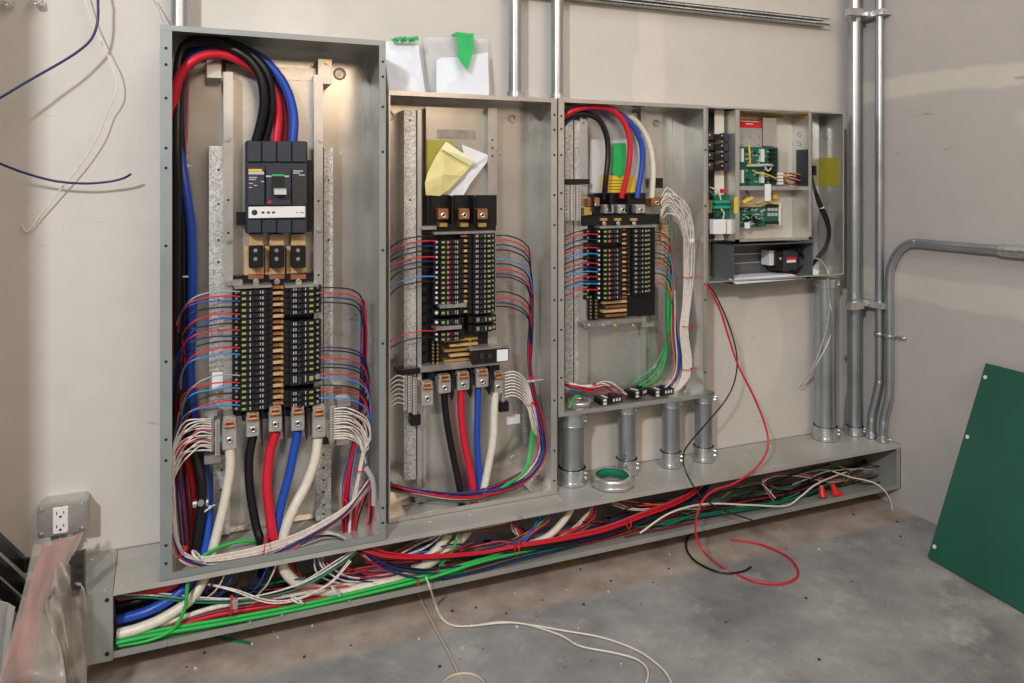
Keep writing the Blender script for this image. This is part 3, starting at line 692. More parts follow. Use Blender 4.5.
# loose metal bushing ring standing flat on the wireway
rc = onz(612, 484, TZ1+.001)
bu = thing('conduit_bushing', 'loose grey metal bushing ring with green liner lying on the wireway', 'bushing', rc)
mb = MB(); mb.ring(rc, (0, 0, 1), .047, .060, .03, 40); mb.ring(rc, (0, 0, 1), .047, .066, .012, 8); mb.build('ring_body', 'galv', bu)
mb = MB(); mb.ring(rc+Vector((0, 0, .004)), (0, 0, 1), .0435, .0475, .0255, 40); mb.build('green_liner', mat('green_plastic_liner', (.01, .22, .12), .4), bu)
# bushing inside the shorter enclosure over the thick conduit
c = onz(578, 398, zb3+.016)
q = MB(); q.ring(Vector((at(578, 398, .06).x, -.07, zb3+.006)), (0, 0, 1), .026, .036, .022, 30); tag(q.build('conduit_bushing', 'galv'), 'round bushing inside the bottom left corner of the shorter enclosure', 'bushing')
# ---------------------------------------------------------------- branch breakers
def breaker_proto(W, Hh, dd, label, group, marker='lime', tabs=('redp',), screwcol='steel', toggle='gbreak', plain=False):
    """local frame: centre of the back face at the origin, outer (wire) end at -x, front towards -y"""
    root = thing('circuit_breaker', label, 'breaker', (0, 0, 0), group); h = Hh*.46
    mb = MB(); mb.box((-W/2, -dd*.72, -h), (W/2, 0, h), 0, .0008); mb.box((-W*.30, -dd, -h), (W*.34, -dd*.72, h), 0, .0008); mb.build('breaker_body', 'breaker', root)
    mb = MB(); mb.prism([(0, -dd, -h*.5), (W*.12, -dd, -h*.5), (W*.14, -dd*1.22, -h*.4), (W*.07, -dd*1.24, -h*.4)], (0, 0, h*.95)); mb.build('toggle', 'gbreak', root)
    if toggle != 'gbreak' and not plain: mb = MB(); mb.box((-W*.06, -dd-.0016, -h*.35), (W*.0, -dd, h*.35)); mb.build('red_window', 'redp', root)
    mb = MB(); mb.box((-W*.27, -dd-.0007, -h*.38), (-W*.17, -dd, h*.38)); mb.build('marker', marker, root)
    mb = MB()
    for k, x in enumerate((-.08, .17, .23)): mb.box((W*x, -dd-.0007, -h*.6), (W*(x+.025), -dd, h*.5))
    mb.build('printed_mark', 'lightgrey', root)
    mb = MB(); mb.cyl((-W*.40, -dd*.72, 0), (-W*.40, -dd*.72-.004, 0), h*.5, 8); mb.build('terminal_screw', screwcol, root)
    return root
def place_breaker(proto, first, px, py, d, flip):
    loc = at(px, py, d); loc.y = -d
    return copy_thing(proto, loc, rot=(0, pi if flip else 0, 0)) if not first else None
def column(W, pitch, xc, ys, dback, dd, flip, label, group, **kw):
    p = breaker_proto(W, pitch, dd, label % nth(0), group, **kw); p.location = at(xc, ys[0], dback+dd)*1.0; p.location.y = -dback; p.rotation_euler = (0, pi if flip else 0, 0)
    for i, y in enumerate(ys[1:]):
        loc = at(xc, y, dback+dd); loc.y = -dback; copy_thing(p, loc, label % nth(i+1))
    return p
Z1 = 1.9/731
ys = [292.5+5.78*i for i in range(21)]
column(.094, 5.78*.00247, 253, ys, .075, .05, False, 'slim black breaker %s in left column of the tall left panel', 'left breaker column of the tall panel')
ys = [288.8+5.78*i for i in range(21)]
ys = [y for i, y in enumerate(ys) if i not in (5, 15, 16, 17)]
column(.092, 5.78*.00247, 303, ys, .075, .05, True, 'slim black breaker %s in right column of the tall left panel', 'right breaker column of the tall panel')
b = breaker_proto(.092, .0143*2.2, .05, 'double height breaker three quarters down the right column of the tall left panel', None); b.location = at(303, 288.8+5.78*15.6, .125); b.location.y = -.075; b.rotation_euler = (0, pi, 0)
ys = [242+5.05*i for i in range(13)]
column(.088, 5.05*.0028, 450, ys, .05, .045, False, 'black breaker %s in left column of the middle panel', 'left breaker column of the middle panel', screwcol='white', toggle='redp')
for y, wh in ((312.5, 'just under the grey filler'), (322, 'second below the grey filler')):
    b = breaker_proto(.088, .0142*1.3, .045, 'wide black breaker on the left of the middle panel, '+wh, None, screwcol='white'); b.location = at(450, y, .095); b.location.y = -.05
ys = [334, 339]
column(.088, 5.05*.0028, 450, ys, .05, .045, False, 'black breaker %s below the lower grey filler of the middle panel', 'lowest left breakers of the middle panel', screwcol='white', toggle='redp')
ys = [236+5.05*i for i in range(16)]
column(.082, 5.05*.0028, 483, ys, .05, .045, True, 'black breaker %s in right column of the middle panel', 'right breaker column of the middle panel')
for y, wh in ((319.5, 'upper'), (328.5, 'lower')):
    b = breaker_proto(.082, .0142*1.5, .045, wh+' of two wide black breakers at the foot of the middle panel right column', None); b.location = at(484, y, .095); b.location.y = -.05; b.rotation_euler = (0, pi, 0)
# filler plates between the breakers
for y, x0, x1, wh in ((306, 440, 467, 'upper'), (328, 436, 462, 'lower')):
    mb = MB(); pbox(mb, x0, y-2, x1, y+2, .055, .1, 0, .001); tag(mb.build('filler_plate', 'ctan'), wh+' grey filler plate between breakers of the middle panel', 'filler plate')
# big grey topped breaker with white label
cb = thing('ground_fault_breaker', 'large breaker with grey top and white label at bottom right of the middle panel', 'breaker', at(490, 362, .07))
mb = MB(); pbox(mb, 472, 350, 509, 363, .05, .098, 0, .002); mb.build('breaker_body', 'breaker', cb)
mb = MB(); a = at(470, 349.5, .1); c = at(510, 346, .1); mb.box((a.x, -.101, a.z-.004), (c.x, -.05, a.z+.001)); mb.build('breaker_top', 'ctan', cb)
mb = MB(); pbox(mb, 497, 349.5, 508, 361, .098, .099); mb.build('white_label', 'paper', cb)
mb = MB(); pbox(mb, 480, 354, 484, 359, .098, .106, 0, .001); pbox(mb, 488, 354, 492, 359, .098, .106, 0, .001); mb.build('toggle', 'gbreak', cb)

ys = [231.5+4.72*i for i in range(15)]
ys = [y for i, y in enumerate(ys) if i not in (3,)]
column(.090, 4.72*.00292, 611, ys, .05, .042, False, 'black breaker %s in left column of the shorter panel', 'left breaker column of the shorter panel', screwcol='white', toggle='redp')
ys = [231+4.65*i for i in range(14)]
column(.084, 4.65*.00292, 641, ys, .05, .042, True, 'black breaker %s in right column of the shorter panel', 'right breaker column of the shorter panel')
for i in range(11):
    c = at(586.5, 232+i*6.6, .06); mb = MB(); pbox(mb, 584, 229+i*6.6, 590.5, 233.5+i*6.6, .05, .066, 0, .001); q = mb.build('terminal_block', 'black', i3)
    c = at(587.3, 231.3+i*6.6, .066); MB().cyl(c, c+Vector((0, -.003, 0)), .003, 8).build('terminal_screw', 'steel', q)

# ---------------------------------------------------------------- moulded main breaker
mbk = thing('main_breaker', 'large charcoal moulded case main breaker with grey handle and beige strip', 'breaker', at(276, 232, .05))
DF = .135
mb = MB(); pbox(mb, 246, 141, 307.5, 233, .05, DF-.012, 0, .002); mb.build('breaker_body', 'charcoal', mbk)
for y0, y1 in ((141, 162), (219.5, 233)):
    mb = MB()
    for k in range(4):
        x0 = 247+k*15; pbox(mb, x0, y0, x0+14.4, y1, DF-.02, DF-.004, 0, .002)
    for k in range(5):
        for y in ((y1-2, y0+3) if y0 < 200 else (y0+2,)):
            c = at(247.5+k*14.8, y, DF-.0035); mb.cyl(c, c+Vector((0, -.0006, 0)), .0026 if k % 4 else .002, 8, 1)
    mb.build('terminal_cover', ['charcoal', 'hole'], mbk)
mb = MB(); pbox(mb, 247.5, 166, 264.5, 205, DF-.012, DF-.003, 0, .001); mb.build('face_plate', 'charcoal', mbk); mb = MB(); pbox(mb, 292, 170, 307, 205, DF-.012, DF-.003, 0, .001); mb.build('accessory_cover', 'gbreak', mbk)
mb = MB(); pbox(mb, 266, 169, 291, 205, DF-.012, DF+.001, 0, .0015); mb.build('handle_surround', 'charcoal', mbk)
mb = MB(); pbox(mb, 248.5, 169, 262, 171.3, DF-.003, DF-.0025); mb.build('yellow_stripe', 'yellow', mbk)
mb = MB(); pbox(mb, 248.5, 171.6, 264, 174.4, DF-.003, DF-.0025)
for i, (a, c_) in enumerate(((249, 257), (249, 256), (261, 264), (249, 253), (254, 257), (249, 252))):
    pbox(mb, a, 177+i*2, c_, 177.9+i*2, DF-.003, DF-.0025)
for i, (a, c_) in enumerate(((293, 303), (293, 300), (299, 305))): pbox(mb, a, 170.5+i*2, c_, 171.5+i*2, DF-.003, DF-.0025)
pbox(mb, 266, 175.5, 271.5, 177, DF+.001, DF+.0015); pbox(mb, 284.5, 175.5, 289, 177, DF+.001, DF+.0015)
mb.build('printed_mark', 'lightgrey', mbk)
mb = MB(); pbox(mb, 271.5, 176, 284.5, 195, DF+.001, DF+.002); mb.build('handle_slot', 'hole', mbk)
mb = MB(); pbox(mb, 272, 174.3, 284, 176, DF+.001, DF+.002); mb.build('green_flag', 'gtape', mbk)
a = at(273.5, 188, DF).x; c = at(285.5, 188, DF).x; zt = at(279, 188, DF).z; zb = at(279, 194.5, DF+.02).z
mb = MB(); mb.prism([(a, -DF, zt), (a, -DF-.026, zt-.004), (a, -DF-.028, zb), (a, -DF-.018, zb-.001), (a, -DF, zb+.002)], (c-a, 0, 0)); mb.build('handle', 'lightgrey', mbk)
mb = MB(); c = at(269.5, 202, DF+.001); mb.cyl(c, c+Vector((0, -.002, 0)), .004, 10); mb.build('trip_button', 'redp', mbk)
mb = MB(); pbox(mb, 248.5, 206.5, 305.5, 218, DF-.012, DF+.002, 0, .0015); mb.build('trip_unit_strip', 'white', mbk)
mb = MB(); c = at(254.5, 212.5, DF+.002); mb.cyl(c, c+Vector((0, -.001, 0)), .0068, 16)
for x in (263, 268.5, 273.5): pbox(mb, x-1.4, 211.5, x+1.4, 213.5, DF+.002, DF+.003)
for x in (297, 301, 303): pbox(mb, x-.6, 212, x+.6, 213, DF+.002, DF+.003)
mb.build('trip_dial', 'gbreak', mbk)
mb = MB(); pbox(mb, 308, 160, 312, 232, .05, .1); pbox(mb, 237, 212, 246, 225, .05, .075); mb.build('side_bracket', 'black', mbk)

# ---------------------------------------------------------------- loose breakers lying on the bottom of the shorter enclosure
zf = at(600, 412, D2).z+.014
def loose_breaker(px, py, ang, label, marks):
    # centre on the bottom plate
    c = onz(px, py, zf+.001); c.y = min(c.y, -.048); u = Vector((cos(ang), sin(ang), 0)); v = Vector((-sin(ang), cos(ang), 0)); L_, W_, T_ = .074, .042, .019
    root = thing('loose_circuit_breaker', label, 'breaker', c, None)
    def bx(mb, a0, a1, b0, b1, z0, z1, mi=0):
        q = [c+u*a+v*b_+Vector((0, 0, z0)) for a, b_ in ((a0, b0), (a1, b0), (a1, b1), (a0, b1))]; mb.prism(q[::-1], (0, 0, z1-z0), mi)
    mb = MB(); bx(mb, -L_/2, L_/2, -W_/2, W_/2, 0, T_); mb.build('breaker_body', 'breaker', root)
    mb = MB(); bx(mb, -.002, L_/2-.003, -W_/2-.001, -W_/2, .002, T_-.002); mb.build('face_plate', 'gbreak', root)
    mb = MB()
    for k in (-1, 1): bx(mb, -L_*.42, -L_*.28, -W_/2-.004, -W_/2, T_*.5+k*.005-.003, T_*.5+k*.005+.003)
    for i in range(marks): bx(mb, .004+i*.010, .009+i*.010, -W_/2-.002, -W_/2-.001, T_*.35, T_*.8)
    bx(mb, -.02, -.012, -W_/2+.004, W_/2-.01, T_, T_+.001)
    mb.build('printed_mark', 'white', root)
    mb = MB(); bx(mb, .004, .012, -.006, .006, T_, T_+.008); mb.build('toggle', 'gbreak', root)
loose_breaker(608, 402, .06, 'leftmost loose breaker lying on the bottom of the shorter enclosure', 3)
loose_breaker(632, 392, .35, 'tilted loose breaker lying between the other two in the shorter enclosure', 2)
loose_breaker(660, 394, .05, 'rightmost loose breaker lying on the bottom of the shorter enclosure', 3)
# ---------------------------------------------------------------- wires of the tall left panel
rnd = random.uniform
def branch(rows, fn, label, group, r=.0019):
    cnt = {}
    for i, (y, col) in enumerate(rows):
        k = cnt.get(col, 0); cnt[col] = k+1
        wire(col, fn(i, y), r, CN.get(col, col)+' wire '+nth(k)+' of its colour '+label, group, k=5)
L1 = [(291.8, 'grey'), (296.6, 'red'), (301.5, 'blue'), (308, 'black'), (314.4, 'red'), (319, 'blue'), (324, 'black'), (330.5, 'red'), (337, 'navy'), (341.8, 'black'), (348, 'red'), (354.6, 'lblue'), (375.6, 'grey'), (383, 'red'), (388.5, 'lblue'), (394, 'black'), (401.4, 'red'), (405.5, 'lblue')]
def f(i, y):
    e = rnd(-5, 5); b = 179+rnd(-5, 6); g_ = rnd(-4, 5)
    return [(240, y, .12), (226, y-.8, .128), (208+g_, y+1.5+rnd(-1, 1), .135), (192+g_, y+7+e*.5, .135), (182+g_*.6, y+20+e, .125), (b, y+46+e, .10), (b-1, max(y+80, 430), .045), (b+3, 500, .035), (b+8, 556, .04)]
branch(L1, f, 'curving left from the tall panel breakers', 'branch wires left of the tall panel breakers')
R1 = [(287.6, 'black'), (292.8, 'red'), (297.6, 'navy'), (302.5, 'black'), (347.5, 'navy'), (350.8, 'black'), (358, 'red'), (364, 'navy'), (367.5, 'black'), (374, 'red'), (378, 'lblue'), (385.2, 'black'), (390, 'red'), (398, 'lblue')]
def f(i, y):
    e = rnd(-3, 3); s = 0 if y < 330 else 4; w_ = max(y+40, 400+rnd(-4, 4))
    q = [(319, y, .12), (330, y, .122), (346, y+1, .12), (357+s*.5, y+5, .115), (363+s+e*.4, y+15, .11), (366+s+e*.5, y+38, .105)]
    if y < 330: q += [(364+e, 370, .10)]
    return q+[(362+e, max(y+60, 408), .10), (356+e, 440, .10), (349+e, 480, .11), (347+e*1.5, 515, .12), (349+e*1.5, 551, .12)]
branch(R1, f, 'curving right from the tall panel breakers', 'branch wires right of the tall panel breakers')
# white neutrals
NL = []
for i in range(14):
    y = 419+i*2.4; e = rnd(-2, 2)
    pts = [(211, y, .135), (200, y-.5-e*.6, .145+rnd(-.008, .008)), (188+e, y+4+e*1.6, .15+rnd(-.01, .008)), (178+rnd(-2, 3), y+14+e*1.5, .152), (172.5, y+34, .152), (171.5+rnd(0, 3), 490, .15), (173+rnd(0, 4), 528+rnd(-3, 3), .155), (181+e, 549+e, .16), (197+e, 558+e*.9, .16), (225, 556+e*1.6, .16), (262, 548+e*1.8, .158), (300, 535+e*2, .15), (335, 517+e*2.4, .145), (356, 500+e*2, .14), (369, 480+e, .12)]
    NL.append(wire('white' if i not in (5, 9) else 'pink', pts, .0019, ('#' if i not in (5, 9) else 'white and red')+' wire sweeping from the left neutral bar across the tall enclosure bottom', 'neutral wires across the bottom of the tall enclosure', k=6))
for i in range(13):
    y = 409+i*2.45; e = rnd(-2.5, 2.5)
    g_ = rnd(-3, 3); pts = [(334, y, .125), (346, y-.5+rnd(-.8, .8), .13+rnd(-.01, .01)), (357-i*.25+g_, y+2.5+rnd(-.5, 1.5), .13+rnd(-.015, .015)), (366-i*.5+g_, y+11+e*.6, .125), (369-i*.4+g_*.7, y+26, .12+rnd(-.01, .01)), (363+e*.6, 452+i*.5, .12), (358+e*.6, 480, .125), (352+e, 515, .125), (350+e*1.5, 551, .125)]
    wire('white', pts, .0019, 'white neutral wire '+nth(i)+' leaving the right neutral bar of the tall panel', 'neutral wires right of the tall panel', k=6)
bundle([(169, 528, .17), (180, 556, .172), (205, 566, .172), (240, 563, .172), (275, 554, .168), (315, 534, .16), (345, 513, .15), (368, 483, .13)], ['navy', 'white', 'white', 'navy', 'red', 'white', 'pink'], .009, .0019,
    '# wire in the loose bundle sweeping across the bottom of the tall enclosure', '# wires sweeping across the tall enclosure', .3, trough=False)
bundle([(300, 545, .165), (325, 535, .16), (350, 541, .15), (366, 553, .14)], ['white', 'grey', 'white', 'black', 'purple', 'grey'], .008, .0018, '# wire crossing behind the bottom right corner of the tall enclosure', '# wires in the tall enclosure corner', .5)
bundle([(352, 548, .12), (354, 520, .13), (362, 495, .13), (370, 480, .12), (371, 500, .11), (368, 530, .11), (361, 551, .11)], ['red', 'maroon', 'red', 'pink', 'maroon', 'black', 'red'], .008, .0020, '# wire looped in the bottom right corner of the tall enclosure', '# wires looped in the tall enclosure corner', .4)
bundle([(362, 300, .09), (364, 350, .09), (362, 400, .09), (355, 440, .10), (347, 480, .11), (345, 515, .12), (348, 552, .12)], ['red', 'maroon', 'navy', 'red', 'blue', 'purple', 'red', 'green'], .008, .0019, '# wire in the phase bundle down the right side of the tall enclosure', '# phase wires down the tall enclosure', .5)
def cable(col, pts, r, label, trough=True, k=8):
    return wire(col, pts, r, label, None, 'cable', 'power_cable', k=k, n=14, trough=trough)
cable('black', [(255.5, 143, .115), (261, 122, .125), (264, 100, .135), (260, 76, .14), (246, 57, .14), (225, 46, .13), (200, 41, .11), (184, 47, .10), (178, 70, .10), (178, 100, .11), (177, 150, .12), (178, 200, .115), (178, 300, .10), (182, 400, .10), (194, 450, .10), (202, 485, .115), (198, 530, .125), (188, 575, .13), (165, 592, .13), (118, 606, .12)], .0112, 'thick black cable from the main breaker arching over the others and down the tall enclosure')
cable('black', [(264, 143, .10), (270, 118, .11), (271, 96, .115), (266, 72, .12), (250, 53, .115), (225, 42, .105), (200, 38, .09), (182, 52, .07), (180, 80, .07), (180, 130, .08), (183, 200, .09), (184, 300, .08), (186, 400, .07), (196, 450, .075), (203, 500, .08), (200, 530, .10), (180, 582, .13), (150, 597, .13), (118, 602, .10)], .0112, 'second thick black cable arching just behind the first in the tall enclosure')
cable('red', [(276, 143, .095), (278, 118, .095), (275, 95, .10), (262, 76, .105), (244, 63, .115), (222, 54.5, .125), (200, 57, .13), (184, 70, .13), (175.5, 92, .12), (172.5, 130, .10), (173, 200, .08), (175, 300, .07), (180, 400, .06), (187, 450, .06), (193, 480, .07), (196, 530, .08), (180, 578, .14), (150, 590, .15), (118, 596, .14)], .0112, 'thick red cable arching from the main breaker across the top of the tall enclosure')
cable('maroon', [(284, 143, .07), (285, 118, .07), (281, 95, .07), (268, 74, .07), (248, 60, .07), (220, 52, .06), (196, 55, .05)], .0095, 'thick dark red cable behind the bright red one in the tall enclosure')
cable('blue', [(293, 143, .095), (294, 118, .095), (289, 95, .095), (278, 75, .095), (260, 57, .09), (235, 48, .085), (205, 49, .075), (187, 60, .065), (179, 90, .07), (178, 135, .08), (185, 185, .10), (191, 230, .10), (192, 300, .09), (190, 380, .075), (197, 440, .06), (207, 490, .085), (208, 530, .11), (200, 566, .13), (180, 592, .15), (150, 610, .16), (118, 620, .15)], .0112, 'thick blue cable from the main breaker running down to the wireway')
cable('cream', [(230, 448, .125), (230, 470, .125), (224, 505, .125), (214, 545, .13), (207, 572, .14), (192, 598, .16), (165, 617, .17), (140, 628, .175), (118, 634, .17)], .0115, 'thick cream neutral cable dropping from the left lug into the wireway end')
cable('black', [(253, 436, .11), (249, 460, .11), (250, 490, .11), (256, 525, .12), (261, 545, .13), (262, 575, .1)], .0105, 'thick black cable hanging from the lower left lug of the tall panel')
cable('red', [(276, 432, .11), (270, 452, .11), (267, 485, .12), (270, 515, .13), (273, 540, .14), (280, 570, .12)], .0118, 'thick red cable hanging from the lower middle lug of the tall panel')
cable('blue', [(298, 431, .11), (294, 450, .11), (289, 475, .11), (281, 505, .115), (276, 535, .12), (274, 568, .1)], .0108, 'thick blue cable hanging from the lower right lug of the tall panel')
cable('cream', [(318, 438, .11), (315, 460, .115), (306, 485, .12), (293, 510, .13), (284, 535, .135), (282, 560, .14), (288, 575, .145), (304, 586, .15), (335, 592, .155), (370, 588, .155), (410, 574, .15), (440, 556, .135), (462, 538, .12), (476, 518, .09)], .0125, 'thick cream neutral cable looping from the tall panel through the wireway')
# split bolt and ties
sb = thing('split_bolt_connector', 'grey split bolt clamp on the black cable low in the tall enclosure', 'cable connector', at(201, 505, .11))
mb = MB(); c = at(201, 503, .115); mb.cyl(c-Vector((.018, 0, 0)), c+Vector((.016, 0, 0)), .0105, 12); mb.build('clamp_body', 'steel', sb)
mb = MB(); mb.cyl(c-Vector((0, .002, -.004)), c-Vector((0, .02, -.008)), .008, 6); mb.build('clamp_bolt', 'zinc', sb)
tie(203, 510, .115, .016, .3, 'ties', .0022, 'clear tie around the black and blue cables low in the tall enclosure', tail=.012)
tie(181, 166, .085, .016, 0, 'ties', .0022, 'clear tie around the black cables high in the tall enclosure', tail=.008)
tie(184, 276, .085, .022, 0, 'ties', .0022, 'clear tie around the black and blue cables beside the tall panel', tail=.004)
tie(197, 556, .165, .016, -.9, 'ties', .003, 'broad clear tie on the wire bundle at the bottom left of the tall enclosure', tail=.02)
for px, py, d, L_, a, lab in ((264, 547, .17, .020, 1.45, 'red tie with its tail up on the bundle crossing the tall enclosure'), (181, 553, .17, .014, .8, 'small red tie at the bottom left corner of the tall enclosure'), (360, 470, .13, .014, -.1, 'small red tie on the white neutrals at the right of the tall enclosure'), (345, 500, .14, .012, -1, 'small red tie where bundles cross at the right of the tall enclosure')):
    tie(px, py, d, L_, a, 'redp', .0014, lab, tail=.004)
mb = MB(); mb.tube(smooth([(366, 468, .14), (372, 478, .14), (374, 490, .14), (374, 505, .14)], 5), .007, 12); tag(mb.build('plastic_bushing_strip', 'lightgrey'), 'pale grey edge strip at the right of the tall enclosure beside the bundle', 'edge strip')
# thin riser wires at the top left of the tall enclosure
for px, col in ((180, 'dgreen'), (183, 'black'), (185.5, 'purple'), (188, 'pink')):
    wire(col, [(px, 62, .03), (px, 90, .03), (px-1, 130, .035), (px-3, 165, .04), (px-5, 200, .05)], .0022, '# wire dropping behind the thick cables at the top left of the tall enclosure', '# wires at the tall enclosure top left')
wire('green', [(262, 541, .12), (245, 541, .13), (225, 545, .135), (208, 553, .15), (198, 560, .16), (189, 575, .175), (187, 590, .185), (185, 608, .188), (174, 628, .188), (150, 640, .186), (118, 646, .18)], .0042, 'loose bright green ground wire leaving the tall enclosure and curling into the duct end', k=8, n=10, trough=True)

# ---------------------------------------------------------------- wireway contents
for j, (o, d) in enumerate(((0, .186), (-4, .176), (3, .170))):
    wire('green', [(116, 643+o, d), (160, 634+o, d), (220, 624+o, d), (300, 609+o, d), (370, 593+o, d), (430, 578+o, d), (480, 562+o*.5, d), (530, 550+o*.5, d-.02), (570, 541, d-.045), (610, 529, d-.075), (650, 516, d-.10), (690, 503, d-.12)], .0046, ('middle', 'rear', 'frontmost')[j]+' of three bright green ground cables lying along the wireway', 'green ground cables in the wireway', n=10, trough=True)
for j, (o, col, r) in enumerate(((0, 'red', .006), (-8, 'white', .0055), (-3, 'maroon', .005))):
    wire(col, [(118, 636+o*.6, .16), (160, 629+o*.6, .165), (220, 614+o, .165), (290, 603+o, .16), (340, 594+o, .15), (400, 582+o, .13), (470, 568+o, .11)], r, '# cable running along the left half of the wireway behind the green ones', None, n=10, trough=True)
for o in (0, 3.5, 7):
    wire('black', [(118, 602+o*2.5, .12), (150, 597+o*1.5, .12), (200, 594+o, .12), (280, 585+o, .11), (340, 575, .1)], .0042, 'black wire at the back of the wireway near its left end', 'black wires in the wireway left end', trough=True)
bundle([(116, 597, .15), (150, 596, .16), (200, 600, .165), (250, 598, .17), (300, 585, .175), (335, 565, .18), (356, 550, .17)], ['white', 'dgreen', 'white', 'dgreen'], .006, .0020, '# thin wire crossing the wireway left end below the tall enclosure', '# thin wires crossing the wireway left end', .5, trough=True)
bundle([(208, 584, .15), (235, 590, .17), (270, 601, .18), (300, 598, .185), (330, 583, .19), (350, 560, .185)], ['white', 'white'], .003, .0019, 'thin white wire looping low in the wireway under the tall enclosure', 'thin white wires looping low in the wireway', .2, trough=True)
for i in range(7):
    x = 216+i*9+(i > 3)*6; col = ('navy', 'white', 'blue', 'black', 'navy', 'blue', 'white')[i]
    wire(col, [(x, 573-i*1.5, .17), (x-3, 582-i*1.5, .165), (x-10, 592-i, .15), (x-20, 600-i*.6, .13)], .0021, '# wire dropping from the tall enclosure into the wireway', '# wires dropping under the tall enclosure', trough=True, tangle=True)
bundle([(286, 545, .1), (296, 575, .12), (318, 590, .14), (350, 596, .15), (395, 588, .15), (440, 571, .13), (480, 556, .10)], ['maroon', 'red', 'maroon', 'brown', 'red', 'maroon', 'pink', 'maroon'], .013, .0026, '# wire in the dark bundle curving through the wireway under the tall enclosure', '# wires in the curving wireway bundle', .4, trough=True, tangle=True)
bundle([(318, 556, .14), (326, 568, .15), (350, 578, .15), (385, 576, .14), (420, 566, .12), (450, 556, .1)], ['white', 'purple', 'red', 'white', 'navy', 'pink', 'white', 'purple', 'maroon', 'white', 'red', 'navy'], .015, .0021, '# wire in the mixed bundle below the right corner of the tall enclosure', '# wires in the mixed corner bundle', .6, trough=True, tangle=True)
# long magenta red and navy bundle running to the right
bundle([(352, 545, .15), (368, 551, .17), (390, 556, .175), (430, 557, .17), (480, 553, .16), (515, 547, .165), (560, 540, .165), (605, 530, .16), (645, 515, .155), (675, 503, .15), (694, 491, .14), (702, 478, .12)], ['red', 'maroon', 'pink', 'red', 'maroon', 'red', 'black'], .010, .0026, '# wire in the tied bundle running along the wireway', '# wires in the tied wireway bundle', .4, trough=True)
bundle([(360, 548, .15), (385, 566, .165), (420, 574, .17), (460, 570, .17), (515, 555, .165), (560, 545, .16), (605, 534, .155), (650, 519, .15), (680, 506, .145), (700, 493, .13), (708, 478, .11)], ['navy', 'dgreen', 'black', 'navy', 'white', 'dgreen', 'navy', 'purple', 'black', 'red', 'navy'], .014, .0022, '# wire in the lower bundle running along the wireway', '# wires in the lower wireway bundle', .5, trough=True, tangle=True)
bundle([(470, 555, .13), (520, 545, .14), (560, 536, .14), (600, 528, .13), (640, 515, .13), (665, 505, .12), (690, 492, .10)], ['black', 'navy', 'navy', 'black', 'dgreen'], .008, .0026, '# wire in the dark bundle at the back of the wireway', '# wires in the dark wireway bundle', .4, trough=True, tangle=True)
# drops below the middle enclosure
wire('cream', [(458, 520, .1), (446, 538, .13), (434, 552, .14), (412, 566, .12)], .0115, 'thick cream cable stub seen in the wireway under the left of the middle enclosure', None, 'cable', 'power_cable', n=14, trough=True)
bundle([(445, 525, .12), (436, 538, .13), (424, 548, .13), (400, 558, .12)], ['navy', 'blue', 'white', 'navy', 'blue', 'white', 'navy'], .012, .0026, '# wire dropping into the wireway under the left of the middle enclosure', '# wires dropping under the middle enclosure', .4, trough=True, tangle=True)
wire('green', [(458, 530, .15), (456, 542, .16), (450, 553, .16), (440, 566, .15)], .0042, 'short bright green wire dropping into the wireway under the middle enclosure', k=6, n=10, trough=True)
bundle([(395, 552, .10), (430, 538, .12), (465, 531, .14), (500, 524, .13), (520, 517, .1)], ['white', 'red', 'white', 'brown', 'pink', 'white'], .008, .0020, '# wire in the striped bundle just under the duct lip below the middle enclosure', '# wires in the striped wireway bundle', .9, trough=True, tangle=True)
bundle([(508, 515, .12), (514, 525, .13), (522, 535, .13), (530, 545, .12)], ['red', 'white', 'red', 'maroon', 'white', 'black', 'red'], .010, .0024, '# wire in the short striped drop in the wireway under the middle enclosure', '# wires in the short striped drop', .2, trough=True, tangle=True)
bundle([(560, 505, .13), (552, 513, .14), (540, 524, .15), (525, 538, .15), (505, 550, .14)], ['green', 'green', 'red', 'brown', 'blue', 'blue'], .011, .0030, '# wire dropping into the wireway left of the thick short conduit', '# wires left of the thick short conduit', .2, trough=True, tangle=True)
wire('cream', [(574, 498, .12), (570, 511, .14), (560, 525, .15), (545, 538, .15), (520, 548, .14)], .0095, 'thick cream cable coming down the thick short conduit into the wireway', None, 'cable', 'power_cable', n=14, trough=True)
bundle([(592, 495, .12), (594, 505, .14), (590, 516, .15), (578, 528, .15), (555, 540, .15), (530, 548, .14)], ['red', 'white', 'red', 'white', 'red', 'maroon', 'white', 'brown', 'red', 'white'], .013, .0023, '# wire in the red and white bundle under the metal bushing', '# wires in the bundle under the bushing', .3, trough=True)
bundle([(612, 502, .10), (630, 506, .12), (655, 507, .13), (680, 500, .12), (700, 488, .1)], ['red', 'white', 'brown', 'white', 'black', 'orange', 'white', 'maroon', 'red'], .012, .0020, '# wire in the loose bundle right of the metal bushing under the duct lip', '# wires in the loose bundle right of the bushing', .8, trough=True, tangle=True)
